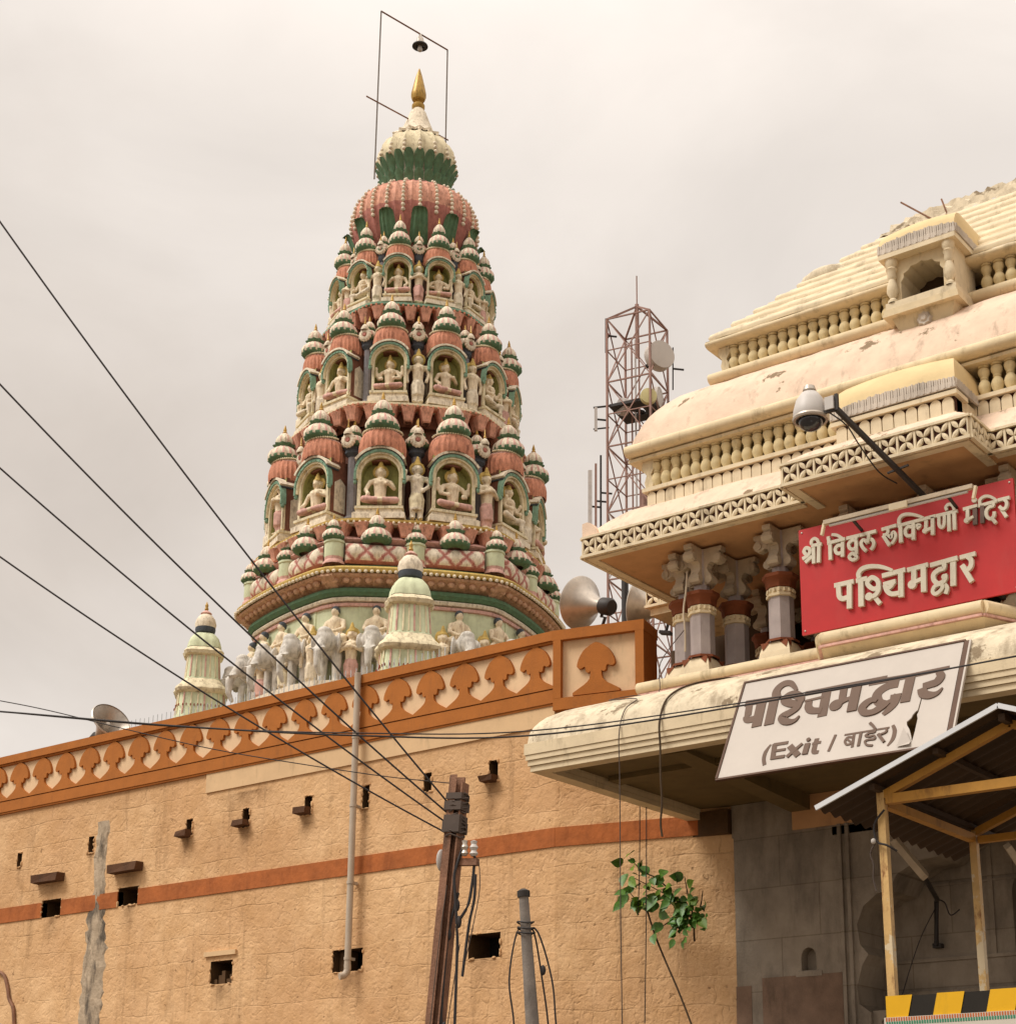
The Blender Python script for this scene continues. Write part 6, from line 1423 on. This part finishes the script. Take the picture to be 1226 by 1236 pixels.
for s_, x in ((-1.05,.1),(-1.28,.05),(-1.18,.13),(-1.95,.05),(-2.0,.09)): m.ell(pl(LP+s_, x, -.03), (.022,.022,.05), 'cable_black', 8, 6)
m.build('cable_joints', pole)
# --- grey tube pole
t2, b2_ = Vector(atD(632, 1083, 14)), Vector(atD(646, 1290, 14)); ax2 = (t2-b2_).normalized(); bs2 = b2_-ax2*(b2_.z/ax2.z)
gp = thing('cable_post', 'short grey tubular post with cables tied round its top, right of the rusty pole', 'post', bs2); L2 = (t2-bs2).length
m = MB(); m.tube([(0,0,0), ax2*L2*.5, ax2*L2*.93, ax2*L2], [.095,.07,.045,.041], 'pole_grey', 14); m.build('tube', gp)
m = MB(); m.tube([ax2*(L2-.0), ax2*(L2+.05), ax2*(L2+.07)], [.055,.055,.02], 'metal_dark', 12); m.build('cap', gp)
m = MB()
for sd_, k_ in ((rt*.06,0),(rt*.09,1),(rt*-.07,2)):
    m.tube(spline([ax2*(L2-.28), ax2*(L2-.3)+sd_*1.1, ax2*(L2-.7)+sd_*(1.8+.3*k_), ax2*(L2-1.1)+sd_*2.2, ax2*(L2-1.6)+sd_*(2.+k_*.6)], 5), .008, 'cable_black', 5)
m.build('tied_cables', gp)
m = MB()
for s_ in (.22,.27,.31): m.tube([ax2*(L2-s_)+Vector((.07*math.cos(t), .07*math.sin(t), .008*math.sin(2*t))) for t in [i*math.pi/6 for i in range(13)]], .008, 'cable_black', 5)
m.build('cable_ties', gp)
m = MB()
for s_, k_ in ((1.15,2.3),(.62,1.7),(1.45,2.5)): m.ell(ax2*(L2-s_)+rt*.07*k_, (.025,.025,.045), 'cable_black', 8, 6)
m.build('cable_joints', gp)
# --- overhead wires
def wire(name, pts, r, lab, k=8, mt='cable_black', group=None):
    P_ = [Vector(p) for p in pts]; m = MB(); m.tube(spline(P_, k), r, mt, 6, True); o = m.build(name); tag(o, lab, 'wire', group); return o
ptop = lambda s_: base_+pl(LP-s_, -.09, -.0)
def sagwire(u0, v0, d0, end, sag, r, lab):
    a = Vector(atD(u0, v0, d0)); e = Vector(end); d = (e-a); a2 = a-d*.25; pts = []
    for i in range(13):
        t = i/12; q = a2+(e-a2)*t; pts.append(q-Vector((0,0,sag*4*t*(1-t))))
    pts = [pts[0]+(pts[0]-pts[1])*k_+Vector((0,0,.004*k_*k_)) for k_ in (12,8,4)]+pts
    return wire('overhead_wire', pts, r, lab, 4, group='wires running up left from the pole')
sagwire(0,252,12.,ptop(.22),.16,.0082,'topmost of the four wires, crossing in front of the painted tower')
sagwire(0,450,12.,ptop(.30),.14,.0082,'second of the four wires down, crossing the cornice of the tower foot')
sagwire(0,552,12.,ptop(.38),.13,.0078,'third of the four wires down, passing the finial of the small left shrine')
sagwire(0,660,12.,ptop(.46),.12,.0074,'lowest of the four wires, crossing the body of the small left shrine')
hp_ = [atD(u, v, 10.) for u, v in ((-160,848),(0,859),(220,877),(430,888),(640,888),(900,851),(1226,792),(1400,755))]
hp_ = [Vector(p) for p in hp_]; hp_ = [hp_[0]+(hp_[0]-hp_[1])*k_+Vector((0,0,.05*k_)) for k_ in (8,4)]+hp_+[hp_[-1]+(hp_[-1]-hp_[-2])*k_+Vector((0,0,.05*k_)) for k_ in (3,6)]
hp2 = [Vector(p)+Vector((0,0,.012+.018*math.sin(i*1.3))) for i, p in enumerate(hp_)]
wire('overhead_cable', hp_, .006, 'thick black cable sagging level across the whole view', 8, group='sagging cables across the view')
wire('overhead_cable', hp2, .0045, 'thin dark cable twisted along the thick sagging cable', 8, group='sagging cables across the view')
wire('slack_wire', [atD(u, v, 15) for u, v in ((-900,760),(-400,800),(-60,836),(0,846),(60,858),(150,880),(260,905),(380,925),(470,938),(548,946))], .005, 'hair thin slack wire crossing the orange crest at the far left', 6)
# --- ropes and cables hanging over the canopy
def hang(pts, r, lab, mt='cable_brown'): wire('hanging_rope', pts, r, lab, 5, mt, 'ropes and cords hanging on the gate')
def onroof(x, Y, d=.014):
    t = max(0, (Y-14.13)/1.56)**(1/1.6); return Vector((x, Y-.012, 6.2+.8*t**.74+d))
e1 = atY(797, 898, 14.09)
hang([onroof(e1.x+.16,15.5),onroof(e1.x+.10,15.1),onroof(e1.x+.05,14.7),onroof(e1.x+.01,14.4),onroof(e1.x,14.2),(e1.x,14.075,6.15),(e1.x,14.085,5.9),(e1.x,14.085,5.6),(e1.x+.012,14.085,5.3),(e1.x-.008,14.085,5.1),(e1.x+.01,14.085,4.95)], .012, 'thick knotted rope over the canopy edge, left of the white sign', 'stem_brown')
e1 = atY(748, 905, 14.09)
hang([atY(826,760,15.9),atY(797,800,15.68),onroof(-10.02,15.5),onroof(-10.1,15.1),onroof(-10.16,14.7),onroof(e1.x+.02,14.4),onroof(e1.x,14.2),(e1.x,14.075,6.1),(e1.x,14.085,5.6),(e1.x,14.085,4.2),(e1.x+.02,14.085,2.2)], .006, 'thin cord over the left part of the canopy, hanging to the ground')
for u, v0, v1, lb_ in ((772,962,1105,'left one of two thin lines hanging from the canopy by the leafy plant'),(780,964,1236,'right one of two thin lines hanging from the canopy by the leafy plant')):
    p = atY(u, v0, 16.4); q = atY(u-2, v1, 16.75); hang([p, (Vector(p)+Vector(q))/2+Vector((.01,0,0)), q], .006, lb_, 'cable_black')
q = Vector(atY(829,690,15.85)); hang([q, q+Vector((0,-.03,-.25)), q+Vector((-.02,-.06,-.5)), q+Vector((-.01,-.05,-.75)), q+Vector((-.02,-.04,-1.0))], .012, 'grey rope dangling along the corner columns of the gallery', 'stone_bracket')
# --- peepal sapling in the wall
pr_ = atY(838, 1136, 17.25); ps = thing('peepal_sapling', 'leafy green sapling rooted in a crack of the ochre wall under the canopy', 'plant', pr_); PR = Vector(pr_)
sy = 16.95
br = [[(838,1136),(836,1105),(830,1080),(826,1058)],[(836,1120),(815,1085),(795,1062),(775,1052),(760,1035)],[(832,1105),(805,1085),(785,1090),(770,1088),(758,1075)],[(835,1110),(822,1090),(800,1078),(765,1060)],[(834,1115),(812,1112),(800,1118)],[(836,1112),(845,1095),(848,1075)]]
m = MB(); BP_ = []
for b_ in br:
    pts = [Vector(atY(u, v, sy+.25*(1 if i == 0 else 0)-.05*i))-PR for i, (u, v) in enumerate(b_)]; sp_ = spline(pts, 5); BP_.append(sp_); m.tube(sp_, [.014-.009*i/(len(sp_)-1) for i in range(len(sp_))], 'stem_brown', 6)
m.build('stems', ps)
random.seed(11); m = MB()
def leaf(c, size, mt):
    d = Vector((random.uniform(-.8,.8), random.uniform(-.9,-.1), random.uniform(-1.1,.35))).normalized(); nrm = Vector((random.uniform(-.6,.6), -1, random.uniform(-.3,.9))).normalized()
    s_ = d.cross(nrm).normalized(); nrm = s_.cross(d); L_ = size; 
    prof = [(0,.0),(.10,.22),(.28,.33),(.5,.30),(.72,.17),(.88,.05),(1.0,.0)]
    vs = []
    for t, w_ in prof:
        for k_ in (-1,0,1): vs.append(c+d*(t*L_)+s_*(k_*w_*L_)-nrm*(abs(k_)*w_*L_*-.25)-Vector((0,0,.12*L_*t*t)))
    m.add(vs, [(i*3+k_, i*3+k_+1, i*3+k_+4, i*3+k_+3) for i in range(6) for k_ in (0,1)], mt, True)
def lp_(u, v, y=None): return Vector(atY(u, v, y or sy-.1+random.uniform(-.12,.1)))-PR
big = [(765,1028),(752,1042),(755,1055),(772,1058),(783,1055),(765,1070),(758,1080),(752,1090),(770,1085),(782,1072),(778,1092),(792,1082),(802,1050),(802,1063),(795,1102),(818,1062),(825,1060),(812,1078),(820,1085),(832,1078),(836,1090),(840,1098),(838,1082),(845,1110),(828,1100),(788,1128),(775,1045),(760,1062),(830,1070),(822,1072)]
for u, v in big: leaf(lp_(u, v), random.uniform(.14,.22), 'leaf_green' if random.random() < .8 else 'leaf_yellow')
for i in range(80):
    u = random.gauss(826, 11); v = random.gauss(1108, 13); leaf(lp_(u, v), random.uniform(.09,.17), 'leaf_green')
for i in range(46):
    b_ = random.choice(BP_[1:4]); c = random.choice(b_[4:]); leaf(c+Vector((random.uniform(-.05,.05),-.03,random.uniform(-.05,.05))), random.uniform(.10,.19), random.choice(['leaf_green','leaf_green','leaf_yellow']))
m.build('leaves', ps)
m = MB(); m.tube(spline([Vector(atY(u, v, 16.93))-PR for u, v in ((780,1096),(790,1128),(802,1158),(818,1195),(834,1236),(838,1250))], 5), .012, 'stem_brown', 6); m.build('root', ps)
# --- stall canopy
KD = 8.5; kp = Vector(atD(1064, 962, KD)); ky = kp.y; kx0 = kp.x; kz = kp.z; kc = atY(1200, 852, ky-.15).x+.02; kw = kc-kx0; kx1 = kx0+2*kw; kyb = 9.02
st = thing('stall_canopy', 'small gabled tin canopy on yellow posts with striped board, in front of the gate', 'canopy', (kx0, ky, 0)); KO = Vector((kx0, ky, 0))
def kb(m, name, par=None): m.v = [tuple(Vector(p)-KO) for p in m.v]; return m.build(name, par or st)
r_ = .026
for nm, x, y, t_, mt in (('post',kx0,ky,kz,'canopy_post'),('post',kx1,ky,kz,'canopy_post'),('post',kx0,kyb,kz-.02,'canopy_post'),('post',kx1,kyb,kz-.02,'canopy_post')):
    m = MB(); dx = .035 if x == kx0 else 0
    m.obox((x+dx,y,0),(x,y,t_+.03),.042,.042,mt); kb(m, nm)
zr = atY(1200, 880, ky).z
m = MB(); m.obox((kx0+.03,ky,kz-.02),(kx1-.03,ky,kz-.02),.048,.05,'canopy_beam'); kb(m, 'front_beam')
m = MB(); m.obox((kx0,ky+.03,kz-.03),(kx0,kyb-.03,kz-.03),.045,.045,'canopy_beam'); kb(m, 'side_beam')
m = MB(); m.obox((kx1,ky+.03,kz-.03),(kx1,kyb-.03,kz-.03),.045,.045,'canopy_beam'); kb(m, 'side_beam')
m = MB(); m.obox((kx0+.03,kyb,kz-.04),(kx1-.03,kyb,kz-.04),.04,.04,'canopy_beam'); kb(m, 'back_beam')
pk = atY(1200, 853, ky-.15).z-.06
for y in (ky, kyb):
    for sx in (kx0, kx1):
        m = MB(); m.obox((sx,y,kz+.0),(kc,y,pk),.04,.04,'canopy_beam'); kb(m, 'rafter')
m = MB(); m.obox((kc,ky-.12,pk+.01),(kc,kyb+.4,pk+.04),.035,.035,'sheet_under'); kb(m, 'ridge_bar')
vl = atY(985, 976, ky-.15); vpk = atY(1200, 853, ky-.15)
for sg_ in (-1, 1):
    m = MB(); n = 90; y0_, y1_ = ky-.15, kyb+.45; ex_ = vl.x-.0; ez_ = vl.z; 
    xo = kc+sg_*(kc-ex_)
    vs = []
    for i in range(n+1):
        y = y0_+(y1_-y0_)*i/n; d = .012*math.sin(i*2*math.pi/6)
        vs += [(kc, y, vpk.z+d), (xo, y, ez_+d)]
    o = len(vs); vs2 = [(x, y, z-.004) for x, y, z in vs]
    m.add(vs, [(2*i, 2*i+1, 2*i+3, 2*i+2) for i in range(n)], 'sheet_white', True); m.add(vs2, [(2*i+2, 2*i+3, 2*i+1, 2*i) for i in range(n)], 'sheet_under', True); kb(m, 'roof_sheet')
    m = MB(); m.obox((kc,y0_-.008,vpk.z+.0),(xo,y0_-.008,ez_),.012,.026,'sheet_white',up=(0,0,1)); kb(m, 'verge_trim')
# purlins under the sheet
for f_ in (.35,.7):
    for sg_ in (-1,1):
        x = kc+sg_*(kc-vl.x)*f_; z = vpk.z+(vl.z-vpk.z)*f_-.034; m = MB(); m.obox((x,ky-.12,z),(x,kyb+.4,z),.03,.03,'sheet_under'); kb(m, 'purlin')
# striped board and banner
by = ky-.06; bA, bB = atY(1069, 1203, by), atY(1226, 1187, by); bC = atY(1070, 1236, by); zt0, zt1 = bA.z, bB.z; zb1 = bC.z-.0
bm_ = MB(); L_ = kx1-kx0+.04; ztop = lambda x: zt0+(zt1-zt0)*(x/(bB.x-bA.x))
zlow = atY(1070, 1232, by).z
pitch = (atY(1161,1195,by).x-atY(1098,1201,by).x)
bm_.box(bA.x, bA.x+L_, by, by+.012, zlow-.02, zt0-.004, 'board_black'); kb(bm_, 'black_board')
bm_ = MB(); 
hb = .125; sl_ = .035
for i in range(14):
    xa = bA.x+i*pitch; xb = xa+pitch*.52; bm_ = MB()
    bm_.add([(xa-(sl_ if i else 0),by-.004,zlow-.02),(xb-sl_,by-.004,zlow-.02),(xb,by-.004,zt0),(xa,by-.004,zt0)], [(0,1,2,3)], 'board_yellow'); kb(bm_, 'yellow_stripe')

bm_ = MB(); bm_.box(bA.x-.01, bA.x+L_, by-.012, by-.006, zlow-.9, zlow+.012, 'banner_cloth')
for i in range(150):
    xa = bA.x+i*.0135; bm_.box(xa, xa+.0075, by-.0135, by-.0121, zlow-.008, zlow+.010, 'banner_orange')
    bm_.box(xa+.002, xa+.011, by-.0135, by-.0121, zlow-.026, zlow-.010, 'banner_green')
kb(bm_, 'banner')
# loop of wire on the front post
m = MB(); q = kp+Vector((0,-.04,-.1)); m.tube(spline([q+Vector((.03,.0,.02)),q+Vector((-.03,-.0,-.05)),q+Vector((-.02,0,-.14)),q+Vector((.04,-.01,-.17)),q+Vector((.08,.02,-.2))],5), .006, 'cable_black', 5); m.tube(spline([q+Vector((-.03,0,-.15)),q+Vector((-.06,0,-.2)),q+Vector((-.045,0,-.26)),q+Vector((-.05,0,-.33)),q+Vector((-.035,0,-.4))],5), .005, 'cable_brown', 5); m.ell(q+Vector((-.035,-.01,-.14)),(.014,.014,.016),'plastic_white',8,6); kb(m, 'wire_loop')
# --- street light heads on the doorway wall
def flood(u0, v0, u1, v1, lab, Yh=17.0, full=True):
    a = Vector(atY(u0, v0, Yh-.35)); c = Vector(atY(u1, v1, Yh)); t = thing('flood_light', lab, 'light', a, 0, 'lamps on the doorway wall'); d = (c-a).normalized(); up = Vector((0,-.55,.83)); s_ = d.cross(up).normalized(); up = s_.cross(d).normalized()
    ln = (c-a).length; m = MB(); w_ = .085
    q = lambda x, y, z: tuple(d*x+s_*y+up*z)
    P_ = [(0,-w_*.8),(.04,-w_),(ln-.05,-w_),(ln,-w_*.7),(ln,w_*.7),(ln-.05,w_),(.04,w_),(0,w_*.8)]
    n = len(P_); vs = [q(x, y, -.02) for x, y in P_]+[q(x, y*.8, .05) for x, y in P_]
    m.add(vs, [tuple(range(n-1,-1,-1)), tuple(range(n,2*n))]+[(i,(i+1)%n,(i+1)%n+n,i+n) for i in range(n)], 'stone_bracket'); m.build('lamp_head', t)
    if full:
        e = Vector(atY(1131, 1086, 17.9)); f = Vector(atY(1130, 1142, 18.18)); g_ = Vector(atY(1130,1088,18.18))
        m = MB(); m.tube([d*ln, e-a, g_-a, f-a], .028, 'metal_dark', 10); m.box(f.x-a.x-.05,f.x-a.x+.05,f.y-a.y,f.y-a.y+.1,f.z-a.z-.02,f.z-a.z+.03,'metal_dark'); m.build('arm', t)
        m = MB(); m.tube(spline([e-a, Vector(atY(1140,1090,18.1))-a, Vector(atY(1147,1105,18.1))-a, Vector(atY(1158,1098,18.15))-a], 5), .008, 'cable_black', 5); m.tube(spline([g_-a+Vector((-.02,-.02,-.1)), Vector(atY(1112,1130,18.0))-a, Vector(atY(1098,1170,18.0))-a, Vector(atY(1085,1215,18.0))-a], 5), .006, 'cable_black', 5); m.build('cable', t)
flood(1076, 1013, 1116, 1060, 'grey lamp head on a bent pipe, behind the front post of the canopy')
flood(1214, 1022, 1246, 1070, 'grey lamp head cut off by the frame edge, right of the back post', full=False)
# small service box at the end of the ledge
